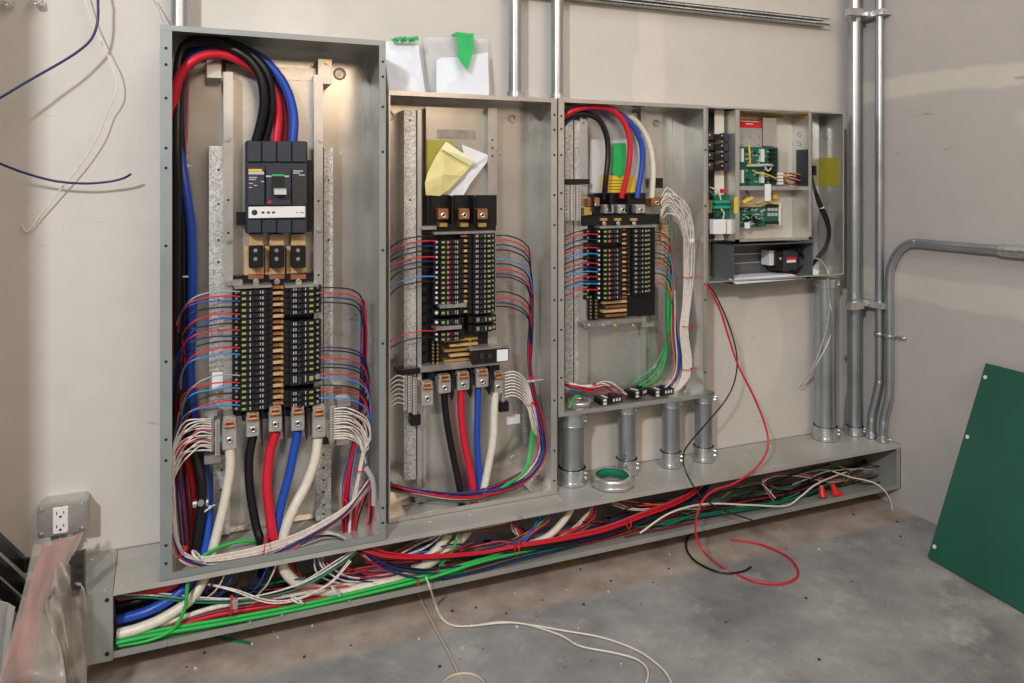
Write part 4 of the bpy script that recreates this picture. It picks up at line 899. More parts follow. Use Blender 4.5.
# right half
bundle([(430, 566, .11), (500, 552, .11), (560, 543, .11), (640, 526, .13), (700, 515, .155), (760, 506, .16), (800, 496, .14), (835, 480, .11), (868, 462, .06)], ['dgreen', 'dgreen', 'black', 'dgreen', 'green'], .008, .0026, '# wire in the long dark strand running to the right end of the wireway', '# wires in the long strand to the right', .3, trough=True, tangle=True)
bundle([(640, 525, .13), (700, 510, .13), (745, 500, .14), (790, 493, .14), (830, 478, .11), (872, 460, .06)], ['black', 'black', 'black', 'maroon', 'black'], .007, .0028, '# wire in the black strand running to the right end of the wireway', '# wires in the black strand', .4, trough=True, tangle=True)
for o in (0, 2.5, 5):
    wire(('pink', 'black', 'white')[int(o/2.5)], [(775, 503-o, .15), (766, 490-o*.5, .15), (763, 480+o*.5, .15), (775, 474+o*.4, .13), (800, 474+o*.4, .12), (830, 480+o*.4, .12), (850, 478, .10)], .0024, '# wire looping high in the right half of the wireway', '# looping wires in the right half of the wireway', trough=True)
wire('black', [(705, 512, .15), (730, 502, .15), (760, 488, .15), (800, 472, .12), (830, 464, .08)], .0026, 'black wire crossing diagonally in the right half of the wireway', trough=True)
wire('black', [(760, 520, .15), (785, 495, .15), (815, 478, .13), (845, 466, .1)], .0026, 'second black wire crossing diagonally near the red wire nuts', trough=True)
wire('cream', [(640, 533, .17), (670, 513, .17), (705, 504, .17), (750, 505, .175), (785, 506, .178), (800, 497, .17), (815, 485, .16), (835, 476, .13), (862, 467, .08)], .0030, 'long pale wire rising from left to right through the right half of the wireway', trough=True)
wire('cream', [(800, 474, .05), (825, 470, .10), (850, 477, .15), (872, 482, .19), (884, 490, .215), (890, 500, .222), at(893, 511, .225)], .0022, 'cream wire hanging out of the right end of the wireway to the floor')
bundle([(840, 467, .12), (850, 472, .12), (845, 482, .12)], ['orange', 'black', 'white'], .004, .0022, '# wire end near the right end of the wireway', '# wire ends at the right', .2, trough=True)
for i, (px, py, a) in enumerate(((822, 491, -.2), (834, 489, .5), (838, 493, .9))):
    c = at(px, py, .165); t = Vector((sin(a)*.5, -.3, -1)).normalized(); wn = thing('wire_nut', ('left red wire nut lying alone', 'middle red wire nut of the close pair', 'lower right red wire nut of the close pair')[i]+' in the right half of the wireway', 'wire connector', c)
    q = MB(); q.cyl(c-t*.018, c+t*.018, .007, 10, 0, .0125); q.build('cone', 'redp', wn); q = MB()
    for s in (-1, 1): e = t.cross(Vector((0, 1, 0))).normalized(); q.prism([c+e*s*.008+t*.002, c+e*s*.019+t*.014, c+e*s*.009+t*.018], Vector((0, -.004, 0)))
    q.build('wings', 'redp', wn)
for px, py, d, L_, a, lab in ((231, 606, .188, .020, 1.5, 'dark red tie around the cables in the left part of the wireway'), (517, 549, .185, .016, 1.35, 'red tie with tails around the bundle in front of the middle enclosure'), (629, 524, .175, .013, 1.35, 'red tie around the bundle below the short conduits'), (418, 584, .19, .008, 1.5, 'tiny red tie on the green cables beside the white string')):
    tie(px, py, d, L_, a, 'redp', .0016, lab, tail=.005)
mb = MB(); c = at(235, 604, .195); mb.box(c-Vector((.007, .004, .012)), c+Vector((.007, .004, .010)), 0, .002); tag(mb.build('cable_clamp', 'galv'), 'small grey clamp on the cables in the left part of the wireway', 'cable clamp')
for px, py, a in ((335, 590, -.9), (296, 600, -.6)): tie(px, py, .19, .013, a, 'ties', .002, 'clear nylon tie on the curved cables under the tall enclosure' if px > 300 else 'clear nylon tie on the pale cable left of the curved bundle', tail=.008)

# ---------------------------------------------------------------- wires of the middle panel
L2 = [(236, 'black'), (241, 'red'), (246, 'navy'), (251, 'black'), (257, 'red'), (261.5, 'navy'), (267, 'black'), (276.5, 'lblue'), (281.5, 'black'), (331, 'red'), (337.5, 'black')]
def f(i, y): return [(436, y, .095), (424, y, .098), (410, y+2, .10), (398, y+6, .10), (389.5, y+13+rnd(-2, 2), .095), (386, y+26, .08), (384, y+48, .06), (386, y+75, .04)]
branch(L2, f, 'leaving the middle panel to the left', 'branch wires left of the middle panel')
R2 = [(235.5, 'black'), (240, 'red'), (245, 'navy'), (250, 'black'), (259.5, 'lblue'), (264, 'black'), (269, 'red'), (274, 'navy'), (277, 'black'), (292, 'black'), (297.5, 'red'), (303, 'navy'), (306.5, 'black')]
def f(i, y):
    e = rnd(-2.5, 2.5)
    q = [(496, y, .095), (506, y, .098), (517, y+3, .098), (526, y+9, .092), (530+e*.4, y+20, .085)]
    if y < 280: q += [(531+e, 300, .08)]
    return q+[(530+e, 345, .07), (530+e*.6, 370, .065), (537+e, 410, .065), (542+e, 440, .065), (536+e, 462, .075), (515+e, 479+e, .09), (480, 492+e, .10), (440, 498+e, .10), (405, 492+e*.6, .09), (386, 486, .07)]
branch(R2, f, 'curving right from the middle panel breakers', 'branch wires right of the middle panel')
for i in range(9):
    y = 373+i*3; e = rnd(-2, 2)
    wire('white', [(505, y, .075), (513, y-1.5, .08), (521, y+2, .08), (528, y+12, .075), (534+e, y+34, .07), (541+e, 440, .065), (538+e, 460, .075), (520+e, 478, .09), (495, 489, .095)], .0018, 'white neutral wire '+nth(i)+' leaving the right neutral bar of the middle panel', 'white neutral wires of the middle panel right', k=5)
for i in range(7):
    y = 377+i*4.5; wire('white', [(404, y, .10), (398, y-1.5, .105), (392, y+2, .105), (388.5, y+8, .10), (386, y+20, .09)], .0018, 'white neutral wire '+nth(i)+' leaving the left neutral bar of the middle panel', 'white neutral wires of the middle panel left', k=5)
bundle([(386, 484, .06), (400, 489, .09), (430, 495, .105), (465, 498, .108), (500, 492, .105), (528, 478, .095), (543, 455, .08), (542, 430, .07), (536, 405, .065)], ['red', 'maroon', 'navy', 'red', 'white', 'blue', 'dgreen', 'purple', 'navy', 'white', 'pink'], .012, .0019, '# wire in the bundle rounding the bottom right of the middle enclosure', '# wires rounding the middle enclosure', .5)
for i in range(3): wire('green', [(530, 395+i*12, .05), (532, 420, .06), (530+i, 445, .07), (524+i, 470, .09), (505, 487-i, .1), (485+i*4, 495, .104)], .0030, 'green ground wire low at the right inside the middle enclosure', 'green ground wires of the middle enclosure', n=8)
neutral_bar('ground_bar', 524, 528.5, 395, 445, .04, 14, i2, 1, 'ctan')
def cab2c(col, pts, r, lab): cable(col, pts, r, lab)
cable('black', [(444, 392, .08), (446, 415, .08), (450, 440, .08), (455, 465, .08), (460, 490, .085), (463, 515, .1)], .0095, 'thick black cable hanging from the left lug of the middle panel')
cable('red', [(461, 390, .08), (461, 412, .08), (464, 440, .08), (469, 465, .08), (473, 489, .085), (474, 515, .1)], .0105, 'thick red cable hanging from the lugs of the middle panel')
cable('blue', [(478, 388, .08), (477.5, 415, .08), (477, 440, .08), (478.5, 465, .08), (480, 489, .08), (480, 515, .1)], .0095, 'thick blue cable hanging from the lugs of the middle panel')
cable('cream', [(495, 392, .075), (494, 415, .08), (493, 440, .085), (488, 468, .085), (484, 489, .09), (480, 515, .1)], .011, 'thick cream cable hanging from the right lug of the middle panel')
for px, py, L_, lab in ((531, 378, .008, 'tiny red tie on the bundle beside the lugs of the middle panel'), (530, 404, .010, 'small red tie on the white neutrals of the middle panel'), (517, 485, .015, 'red tie on the curved bundle at the bottom of the middle enclosure')):
    tie(px, py, .08, L_, .2 if py < 450 else 1.0, 'redp', .0013, lab, tail=.003)
for k_ in range(2): tie(530, 381, .075, .008, 0, 'ties', .0014, 'clear tie with long tail at the right of the middle panel lugs', tail=.035) if k_ == 0 else None

# ---------------------------------------------------------------- wires of the shorter enclosure
cable('black', [(562, 122, .06), (572, 115.5, .07), (585, 114, .075), (599, 120, .08), (606.5, 136, .08), (608, 155, .08), (606, 178, .08), (604, 200, .07)], .0085, 'thick black cable arching into the top of the shorter enclosure', trough=False)
cable('red', [(563, 117, .07), (575, 110, .085), (593, 107, .09), (612, 110, .09), (625, 124, .09), (630, 145, .09), (628, 170, .085), (621.5, 198, .07)], .0085, 'thick red cable arching highest into the top of the shorter enclosure', trough=False)
cable('blue', [(562, 126, .05), (570, 118, .055), (585, 110, .06), (607, 109, .06), (626, 119, .065), (639, 137, .07), (642.5, 160, .07), (637, 198, .065)], .0085, 'thick blue cable arching behind the red one in the shorter enclosure', trough=False)
cable('cream', [(600, 107, .045), (618, 110, .05), (636, 121, .055), (648, 140, .06), (653, 165, .06), (652, 198, .055)], .0085, 'thick cream neutral cable arching at the right in the shorter enclosure', trough=False)
L3 = [(231, 'black'), (234.5, 'red'), (240, 'navy'), (245, 'black'), (248, 'red'), (254, 'lblue'), (258.5, 'black'), (263.5, 'red'), (268, 'navy'), (272, 'lblue'), (277, 'red'), (281.5, 'navy'), (284, 'lblue'), (290, 'red')]
def f(i, y): return [(598, y, .092), (588, y-.5, .094), (578, y+.5, .09), (570, y+3.5, .08), (563, y+9, .065), (560, y+30, .03)]
branch(L3, f, 'leaving the shorter panel to the left', 'branch wires left of the shorter panel')
R3 = [(232, 'black'), (234, 'red'), (240, 'navy'), (244, 'red'), (248.5, 'lblue'), (253, 'black'), (258, 'navy'), (262.5, 'red'), (268, 'lblue'), (273, 'black'), (277, 'orange'), (283, 'red')]
def f(i, y):
    e = rnd(-1.5, 1.5)
    q = [(655, y, .09), (661, y+1, .088), (667, y+5, .08), (671+e*.5, y+14, .07)]
    return q+[(673+e, max(300, y+30), .06), (673+e, 335, .055), (676+e, 365, .055), (672+e, 384, .07)]
branch(R3, f, 'curving right from the shorter panel breakers', 'branch wires right of the shorter panel', .0017)
for i in range(22):
    t_ = i/21; e = rnd(-1.8, 1.8); s = (((i*7) % 22)/21*2-1)*5.4; q_ = rnd(-3, 3); dd_ = rnd(-.012, .012)
    y0 = 196+t_*22
    wire('white', [(660+rnd(0, 3), y0, .06+.02*rnd(0, 1)), (668+q_*.5, y0-6+q_, .07+dd_), (680+s*.6+q_-t_*2, y0+1+q_, .072+dd_), (688+s, y0+24+q_*2, .065+dd_), (688.5+s+e*.4, 265, .055+dd_*.6), (687+s*.7, 300, .05), (684+s*.7, 330, .05), (687+s*.8, 358, .05), (686+s*.7, 375, .055), (680+s*.5, 386, .065), (672+s*.3, 393, .075)], .0020, 'white neutral wire in the thick tied bundle at the right of the shorter enclosure', 'white neutral wires of the shorter enclosure', k=5)
for i in range(5):
    wire('green' if i % 3 else 'dgreen', [(671, 218+i*10, .04), (670, 240+i*8, .05), (667+i*1.1, 275, .055+i*.003), (666+i*1.2, 320, .06), (668-i*1.2, 350, .06-i*.003), (664-i*3, 372-i, .06), (656-i*4, 382-i, .06), (645-i*3, 388-i, .06)], .0021, '# ground wire curving to the bottom of the shorter enclosure', '# ground wires of the shorter enclosure', n=8)
bundle([(674, 290, .055), (675, 330, .055), (678, 355, .055), (676, 375, .06), (666, 388, .07), (655, 392, .075)], ['blue', 'lblue', 'white', 'navy', 'pink', 'dgreen', 'white'], .008, .0018, '# wire between the green and the white bundles of the shorter enclosure', '# wires between green and white bundles', .4)
bundle([(561, 383, .05), (575, 386, .07), (592, 388, .08), (606, 386, .08), (618, 392, .08), (626, 395, .07)], ['white', 'maroon', 'white', 'red', 'lblue', 'white', 'red', 'navy'], .011, .0019, '# wire in the small bundle at the bottom left of the shorter enclosure', '# wires at the bottom left of the shorter enclosure', .4)
wire('green', [(569, 408, .08), (572, 402, .08), (577, 396, .085), (583, 398, .07)], .0032, 'short green wire poking from the bushing in the shorter enclosure', n=8)
for i in range(8):
    y = 188+i*4; wire('white', [(568, y, .09), (565, y+.5, .09), (562, y+3, .08), (560, y+9, .06)], .0016, 'white neutral wire '+nth(i)+' at the left neutral bar of the shorter panel', 'white neutral wires at the left of the shorter panel', k=4)
for py, lab in ((277, 'upper'), (326, 'middle'), (369, 'lowest')): tie(687, py, .055, .016, 0, 'redp', .0013, lab+' red tie on the thick white neutral bundle of the shorter enclosure', tail=.012)
tie(687, 241, .058, .017, 0, 'redp', .0013, 'red tie beside the white tag on the neutral bundle of the shorter enclosure')
mb = MB(); pbox(mb, 688, 238.5, 694, 242.5, .072, .075); tag(mb.build('wire_tag', 'paper'), 'small white tag on the neutral bundle of the shorter enclosure', 'tag')
mb = MB(); pbox(mb, 566.5, 383, 592, 388.5, .1, .1003) if 0 else None
tie(593, 388, .085, .013, 1.2, 'redp', .0014, 'red tie on the small bundle at the bottom left of the shorter enclosure')

r6 = random.Random(21)
def messy(n, xa, xb, ya, yb, cols, label, grp, dlo=.08, dhi=.185, rr=.0021, slope=-.19, bow=9):
    for i in range(n):
        x0 = r6.uniform(xa, xb-40); x1 = min(xb, x0+r6.uniform(50, 150)); y0 = r6.uniform(ya, yb); b_ = r6.uniform(-bow, bow); d0 = r6.uniform(dlo, dhi); d1 = r6.uniform(dlo, dhi); pts = []
        for k_ in range(6):
            t_ = k_/5; x = x0+(x1-x0)*t_; y = y0+slope*(x-xa)+b_*sin(pi*t_)+r6.uniform(-1.2, 1.2); pts.append((x, y, d0+(d1-d0)*t_))
        wire(cols[i % len(cols)], pts, rr, label, grp, trough=True, tangle=True)
messy(16, 230, 440, 592, 612, ['maroon', 'navy', 'white', 'purple', 'red', 'dgreen', 'black'], '# stray wire lying in the tangle of the wireway below the tall enclosure', '# stray wires below the tall enclosure')
messy(18, 360, 700, 562, 586, ['navy', 'red', 'white', 'dgreen', 'maroon', 'black'], '# stray wire lying in the middle stretch of the wireway', '# stray wires in the middle of the wireway', dlo=.10)
messy(16, 690, 880, 500, 522, ['black', 'black', 'dgreen', 'brown', 'black', 'grey'], '# stray wire lying in the right stretch of the wireway', '# stray wires in the right of the wireway', dlo=.05, dhi=.16, bow=12)
messy(8, 116, 240, 606, 628, ['black', 'black', 'navy', 'white', 'maroon'], '# stray wire lying in the left end of the wireway', '# stray wires in the left end of the wireway', dlo=.05, dhi=.15, bow=5)

tg = TANGLE.build('wire_tangle', ['w_'+c for c in TCOL])
tag(tg, 'dense tangle of thin mixed colour wires filling the back of the wireway', 'wires', kind='stuff')
# ---------------------------------------------------------------- bags, papers
def sheet(fn, nu, nv, th=.0008):
    """closed thin solid from a surface fn(u, v)"""
    g = [[Vector(fn(i/nu, j/nv)) for j in range(nv+1)] for i in range(nu+1)]
    vs = []; N = (nu+1)*(nv+1)
    for s in (0, 1):
        for i in range(nu+1):
            for j in range(nv+1):
                a = g[min(i+1, nu)][j]-g[max(i-1, 0)][j]; b = g[i][min(j+1, nv)]-g[i][max(j-1, 0)]; nn = a.cross(b)
                nn = nn.normalized() if nn.length > 1e-9 else Vector((0, -1, 0)); vs.append(g[i][j]+nn*(th*(.5 if s else -.5)))
    id_ = lambda s, i, j: s*N+i*(nv+1)+j; fs = []
    for i in range(nu):
        for j in range(nv): fs += [(id_(1, i, j), id_(1, i+1, j), id_(1, i+1, j+1), id_(1, i, j+1)), (id_(0, i, j), id_(0, i, j+1), id_(0, i+1, j+1), id_(0, i+1, j))]
    for i in range(nu): fs += [(id_(0, i, 0), id_(0, i+1, 0), id_(1, i+1, 0), id_(1, i, 0)), (id_(0, i, nv), id_(1, i, nv), id_(1, i+1, nv), id_(0, i+1, nv))]
    for j in range(nv): fs += [(id_(0, 0, j), id_(1, 0, j), id_(1, 0, j+1), id_(0, 0, j+1)), (id_(0, nu, j), id_(0, nu, j+1), id_(1, nu, j+1), id_(1, nu, j))]
    return vs, fs
def quad(p00, p10, p01, p11, wob=0, f=3, out=Vector((0, -1, 0)), belly=0):
    a, b, c, d = P(p00, p10, p01, p11); s0 = random.random()*6
    def fn(u, v):
        p = a*(1-u)*(1-v)+b*u*(1-v)+c*(1-u)*v+d*u*v
        return p+out*(wob*(sin(u*f*2.1+v*f*1.3+s0)+.6*sin(u*f*3.7-v*f*2.9+s0*2))+belly*sin(pi*u)*sin(pi*v))
    return fn
def sheet_obj(name, m, fn, parent=None, nu=14, nv=14, th=.0008):
    vs, fs = sheet(fn, nu, nv, th); return MB().add(vs, fs, 0, True).build(name, m, parent)
M['film'] = mat('clear_plastic_film', (.86, .88, .90), .12, 0, alpha=.13, spec=.9)
M['poly'] = mat('milky_shaded_poly_film', (.50, .44, .37), .3, 0, .08, 6, alpha=.36, spec=.6)  # base colour darkened to stand in for shade falling on the film
M['redcloth'] = mat('red_packing', (.55, .07, .09), .7, 0, .2, 12)
M['paperw'] = mat('cool_white_paper', (.82, .84, .90), .75, 0, .04, 10)
# right bag
bz = z2+.0015
bag = thing('document_bag', 'clear plastic bag of white papers, green tape hanging down its front', 'bag', Vector((at(458, 93, .05).x, -.05, bz)))
zb = at(458, 92.5, .06).z
def fx(px, d): return at(px, 60, d).x
def fz(px, py, d): return at(px, py, d).z
for k_ in range(5):
    o_ = .004*k_
    q = MB(); q.prism([(fx(436, .06)+o_*.5, -.065+o_*1.6, bz), (fx(489, .06)-o_*.4, -.06+o_*1.6, bz), (fx(488.5, .04)-o_*.4, -.035+o_*1.2, fz(488, 52+k_, .04)), (fx(437+k_*2, .04), -.035+o_*1.2, fz(437, 60-k_*1.2, .04))], (0, .0012, 0)); q.build('paper', 'paperw', bag)
sheet_obj('plastic_film', 'film', quad((423, 36.5, .02), (488.5, 38, .02), Vector((fx(428, .09), -.088, bz+.001)), Vector((fx(490, .08), -.082, bz+.001)), .0012, 5, belly=.008), bag, 20, 20, .0004)
sheet_obj('plastic_film_back', 'film', quad((423, 36.5, .018), (488.5, 38, .018), Vector((fx(430, .02), -.02, bz+.001)), Vector((fx(490, .02), -.02, bz+.001)), .0008, 4), bag, 16, 16, .0004)
tp = [(455.5, 34.5, .03), (472.5, 34, .03), (472, 52, .055), (466.5, 69.5, .075), (461.5, 66, .07), (456.5, 58, .06)]
pts = [at(*p)+Vector((0, -.012, 0)) for p in tp]
q = MB(); q.prism(pts, (0, .0006, 0)); q.prism([at(451, 35, .03), at(456, 32.5, .03), at(472, 34.3, .03), at(471, 37, .045), at(452, 36.6, .04)], (0, -.003, .001)); q.build('green_tape', 'gtape', bag)
# left bag
bag = thing('document_bag', 'bag of white papers beside the tall enclosure, crumpled green tape on top', 'bag', Vector((at(405, 93, .05).x, -.05, bz)))
for k_ in range(4):
    q = MB(); o_ = .004*k_
    q.prism([(fx(388.5, .06), -.07+o_*1.8, bz), (fx(425, .06)-o_*.5, -.065+o_*1.8, bz), (fx(418, .04)-o_*.4, -.04+o_*1.2, fz(418, 43+k_, .04)), (fx(383, .04)+o_, -.04+o_*1.2, fz(388, 41.5+k_, .04))], (0, .0012, 0)); q.build('paper', 'paperw', bag)
sheet_obj('plastic_film', 'film', quad((386, 41, .03), (421, 39, .03), Vector((fx(387.5, .09), -.09, bz+.001)), Vector((fx(429, .09), -.088, bz+.001)), .0015, 5, belly=.012), bag, 20, 20, .0004)
q = MB()
for k_ in range(6):
    x0 = 391+k_*4; a = [(x0, 39.5-(k_ % 2)*1.5), (x0+7, 37-(k_ % 3)*.6), (x0+8, 41.5-(k_ % 2)), (x0+3, 42.5-(k_ % 2)*2)]
    q.prism([at(px, min(py, 44), .06+.006*(k_ % 2)) for px, py in a], (0, .004, .001))
q.build('green_tape', 'gtape', bag)
# papers in the middle enclosure
yp = thing('folded_paper', 'folded yellow paper tucked inside the top of the middle enclosure', 'paper', at(448, 195, .06))
poly = [(426, 195), (425, 183), (428, 172), (436, 156), (446, 141.5), (475, 161.5), (462, 176), (449, 190), (440, 196)]
def crumple(poly, d, m, name, parent, th=.0012, out=.012):
    cx = sum(p[0] for p in poly)/len(poly); cy = sum(p[1] for p in poly)/len(poly); c = at(cx, cy, d+out)
    R_ = [at(x, y, d+.004*sin(i*2.3)) for i, (x, y) in enumerate(poly)]; mid = [r.lerp(c, .5)+Vector((0, .004*sin(i*3.1), 0)) for i, r in enumerate(R_)]
    n = len(R_); vs = R_+mid+[c]; fs = []
    for i in range(n): j = (i+1) % n; fs += [(i, j, n+j, n+i), (n+i, n+j, 2*n)]
    vb = [v+Vector((0, th, 0)) for v in vs]; m_ = len(vs)
    fs2 = [tuple(k+m_ for k in reversed(f)) for f in fs]; ed = [((i+1) % n, i, m_+i, m_+(i+1) % n) for i in range(n)]
    return MB().add(vs+vb, fs+fs2+ed).build(name, m, parent)
crumple(poly, .07, 'yellow_paper', 'paper_sheet', yp)
crumple([(446, 141.5), (475, 161.5), (470, 166), (441, 149)], .082, mat('pale_yellow_paper', (.88, .84, .48), .8), 'folded_flap', yp, out=.004)
mb = MB(); pbox(mb, 426, 140, 453, 200, .031, .033); q = mb.build('envelope', mat('olive_envelope', (.40, .36, .05), .6)); tag(q, 'olive yellow sheet standing behind the folded yellow paper', 'paper')
wp = thing('folded_paper', 'folded white paper leaning behind the yellow one in the middle enclosure', 'paper', at(465, 195, .05))
crumple([(442, 195), (456, 178), (464, 150), (462, 144.5), (488, 155), (487, 162), (470, 184), (463, 196)], .052, 'paper', 'paper_sheet', wp, out=.006)
# bag of papers in the shorter enclosure
bg3 = thing('document_bag', 'plastic bag with green tape and yellow label standing behind the cables of the shorter enclosure', 'bag', at(612, 192, .03))
mb = MB(); pbox(mb, 592, 140, 640, 193, .024, .040, 0, .002); mb.build('paper', mat('greyish_paper', (.62, .58, .55), .7), bg3)
sheet_obj('plastic_film', 'film', quad((590, 141, .043), (638, 137, .043), (589, 194, .048), (640, 194, .048), .001, 5), bg3, 14, 14, .0004)
mb = MB(); mb.prism([at(x, y, .051) for x, y in ((613, 143), (626, 143), (627, 172), (620, 178), (611, 173))], (0, .0008, 0)); mb.build('green_tape', 'gtape', bg3)
mb = MB(); pbox(mb, 601, 175.5, 635, 192.5, .049, .0498); mb.build('yellow_label', 'yellow', bg3)
mb = MB()
for i in range(4): pbox(mb, 609, 180+i*3, 627, 180.6+i*3, .0498, .050)
pbox(mb, 626.5, 166, 633, 166.5, .0498, .050); mb.build('printed_mark', 'gbreak', bg3)

# ---------------------------------------------------------------- control cabinet contents
cc = thing('circuit_board_frame', 'inner steel frame of the small control cabinet holding two green circuit boards', 'control unit', at(775, 238, .06))
X0 = at(735, 170, D2).x; X1 = at(811, 170, D2).x; ZB = at(735, 242, D2).z; ZT = at(735, 109.5, D2).z; t = .002
mb = MB(); mb.box((X0, -.032, ZB), (X1, -.030, ZT)); mb.build('frame_back', mat('pale_cream_steel', (.66, .62, .54), .35, .3), cc)
mb = MB(); mb.box((X0, -D2, ZB), (X0+t, -.03, ZT)); mb.box((X1-t, -D2, ZB), (X1, -.03, ZT)); mb.box((X0, -D2, ZB), (X1, -.03, ZB+t)); mb.box((X0, -D2, ZT-t), (X1, -.03, ZT))
mb.build('frame_sides', 'galv', cc)
mb = MB(); mb.box((X0, -D2-t, ZB), (X0+.016, -D2, ZT)); mb.box((X1-.012, -D2-t, ZB), (X1, -D2, ZT)); mb.box((X0, -D2-t, ZB), (X1, -D2, ZB+.008)); mb.build('frame_flange', 'galv', cc)
def onx(px, py, X):
    a = atan((px-512)/F)+YAW; D = X/tan(a); Z = D*cos(a-YAW)/cos(a)
    return Vector((X, D-DW, H-(py-HY)*Z/F))
def sideb(m, x0, y0, x1, y1, X, th, name, parent):
    a = onx(x0, y0, X); b = onx(x1, y1, X); c = onx(x0, y1, X); q = MB(); q.box((X-th, a.y, (c.z+b.z)/2), (X, b.y, a.z)); return q.build(name, m, parent)
def pb(m, x0, y0, x1, y1, d0, d1, name, parent=cc, bev=0): q = MB(); pbox(q, x0, y0, x1, y1, d0, d1, 0, bev); return q.build(name, m, parent)
pb('orange', 739, 111, 783, 117.5, .034, .036, 'orange_label'); sideb('orange', 794, 112, 809, 118.5, X1-t, .001, 'orange_label', cc)
mb = MB()
for i in range(3): pbox(mb, 741, 112.2+i*1.7, 781, 112.8+i*1.7, .036, .0363)
mb.build('printed_mark', 'gbreak', cc)
pb('redp', 738.5, 119.5, 761, 128, .05, .052, 'red_label'); pb('paper', 740, 121, 759, 121.6, .052, .0523, 'printed_mark'); pb('paper', 746, 123.5, 753, 124.3, .052, .0523, 'printed_mark')
pb('galv', 738.5, 128, 762, 147, .046, .0515, 'board_cover'); pb('galv_panel', 763, 118, 776, 146, .034, .05, 'bracket'); 0
mb = MB()
for x in (742, 750, 759):
    for y in (137, 145): c = at(x, y, .0515); mb.cyl(c, c+Vector((0, -.0006, 0)), .002, 8)
mb.build('screw_holes', 'hole', cc)
for x in (790, 799):
    for y in (134.5, 143.5, 153.5, 162.5): c = onx(x, y, X1-t-.0002); q = MB(); q.ring(c, (-1, 0, 0), .006, .0095, .002, 18); q.build('knockout', 'galv', cc)
sideb('charcoal', 797, 150, 809, 186, X1-t, .004, 'relay_plate', cc)
bd = pb('pcb', 739, 147, 778, 186, .055, .057, 'circuit_board'); r3 = random.Random(4)
def chip(m, x0, y0, x1, y1, h, parent=bd, name='connector'): return pb(m, x0, y0, x1, y1, .057, .057+h, name, parent, .0004)
chip('white', 741, 148.5, 744, 162, .012); chip('white', 741, 170, 744, 183, .012); chip('white', 761.5, 149, 764.5, 162, .012); chip('white', 761.5, 172, 764.5, 183, .012)
mb = MB()
for i in range(8): pbox(mb, 771, 148.5+i*4.5, 777, 151.2+i*4.5, .057, .07, 0, .0008)
mb.build('relay_row', 'black', bd)
mb = MB()
for i in range(26): x = r3.uniform(745, 770); y = r3.uniform(148, 183); pbox(mb, x, y, x+r3.uniform(.8, 3), y+r3.uniform(.6, 1.6), .057, .0595)
mb.build('small_components', 'lightgrey', bd)
mb = MB()
for i in range(14): x = r3.uniform(740, 768); y = r3.uniform(148, 183); pbox(mb, x, y, x+r3.uniform(1.5, 4), y+r3.uniform(1, 2.6), .057, .062)
mb.build('integrated_circuits', 'black', bd)
mb = MB()
for i in range(4): pbox(mb, 778, 172.5+i*3.2, 783.5, 175+i*3.2, .05, .066, 0, .0008)
mb.build('terminal_plug', 'white', bd)
pb('galv', 738, 186, 811, 190, .034, .085, 'shelf_bar')
bd2 = pb('pcb', 739, 206, 766, 227, .06, .062, 'circuit_board'); bd3 = pb('pcb', 766, 204, 779, 224, .06, .063, 'circuit_board')
mb = MB()
for i in range(30): x = r3.uniform(740, 764); y = r3.uniform(208, 225); pbox(mb, x, y, x+r3.uniform(.8, 2.4), y+r3.uniform(.6, 1.6), .062, .065)
mb.build('small_components', 'lightgrey', bd2)
mb = MB()
for i in range(12): x = r3.uniform(740, 762); y = r3.uniform(208, 225); pbox(mb, x, y, x+r3.uniform(1.5, 3.5), y+r3.uniform(1, 2.6), .062, .068)
mb.build('integrated_circuits', 'black', bd2)
mb = MB()
for r_ in range(2):
    for i in range(3): pbox(mb, 768+i*3.5, 208+r_*5, 770.5+i*3.5, 211+r_*5, .063, .066)
mb.build('small_components', 'lightgrey', bd3); pb('black', 767, 204.5, 779, 206.5, .063, .072, 'connector', bd3); pb('black', 767, 221.5, 779, 224, .063, .072, 'connector', bd3)
pb('white', 779, 203, 781, 225, .05, .066, 'board_edge'); pb('tan', 740, 204.5, 762, 207, .06, .068, 'terminal_row'); pb('paper', 745, 222.5, 750, 228.5, .07, .073, 'white_plug')
pb('yellow', 734, 197, 738, 213.5, D2+.002, D2+.0025, 'yellow_label'); sideb('galv', 796, 200, 808, 222, X1-t, .004, 'cover_plate', cc)
mb = MB(); mb.tube(smooth([(743, 203, .09), (748, 200, .095), (752, 198.5, .095)], 4), .007, 10); mb.build('yellow_plug', 'yellow', cc)
mb = MB(); mb.tube(smooth([(756, 203, .075), (762, 202, .075), (768, 202, .07), (778, 205, .065)], 5), .004, 8); mb.build('yellow_lead', 'w_yellow', cc)
pb('yellow', 773, 193, 778, 199, .04, .05, 'yellow_plug'); pb('paper', 765, 184, 771, 201, .088, .090, 'hanging_tag')
mb = MB(); mb.tube(smooth([(749, 143.5, .075), (749.5, 152, .08), (750, 160, .08), (750, 166, .075)], 4), .0032, 8); mb.build('yellow_lead', 'w_yellow', cc)
mb = MB(); mb.tube(smooth([(755, 172.5, .08), (762, 173.5, .085), (768, 175, .085), (776, 178.5, .075)], 4), .0032, 8); mb.build('yellow_lead', 'w_yellow', cc)
mb = MB(); mb.tube(smooth([(747, 165.5, .07), (757, 165.5, .075), (768, 165, .075), (772, 165.5, .07)], 4), .005, 8); mb.tube(smooth([(765, 167, .075), (768, 171, .08), (771, 168, .08)], 4), .003, 8); mb.build('ribbon_cable', 'lightgrey', cc)
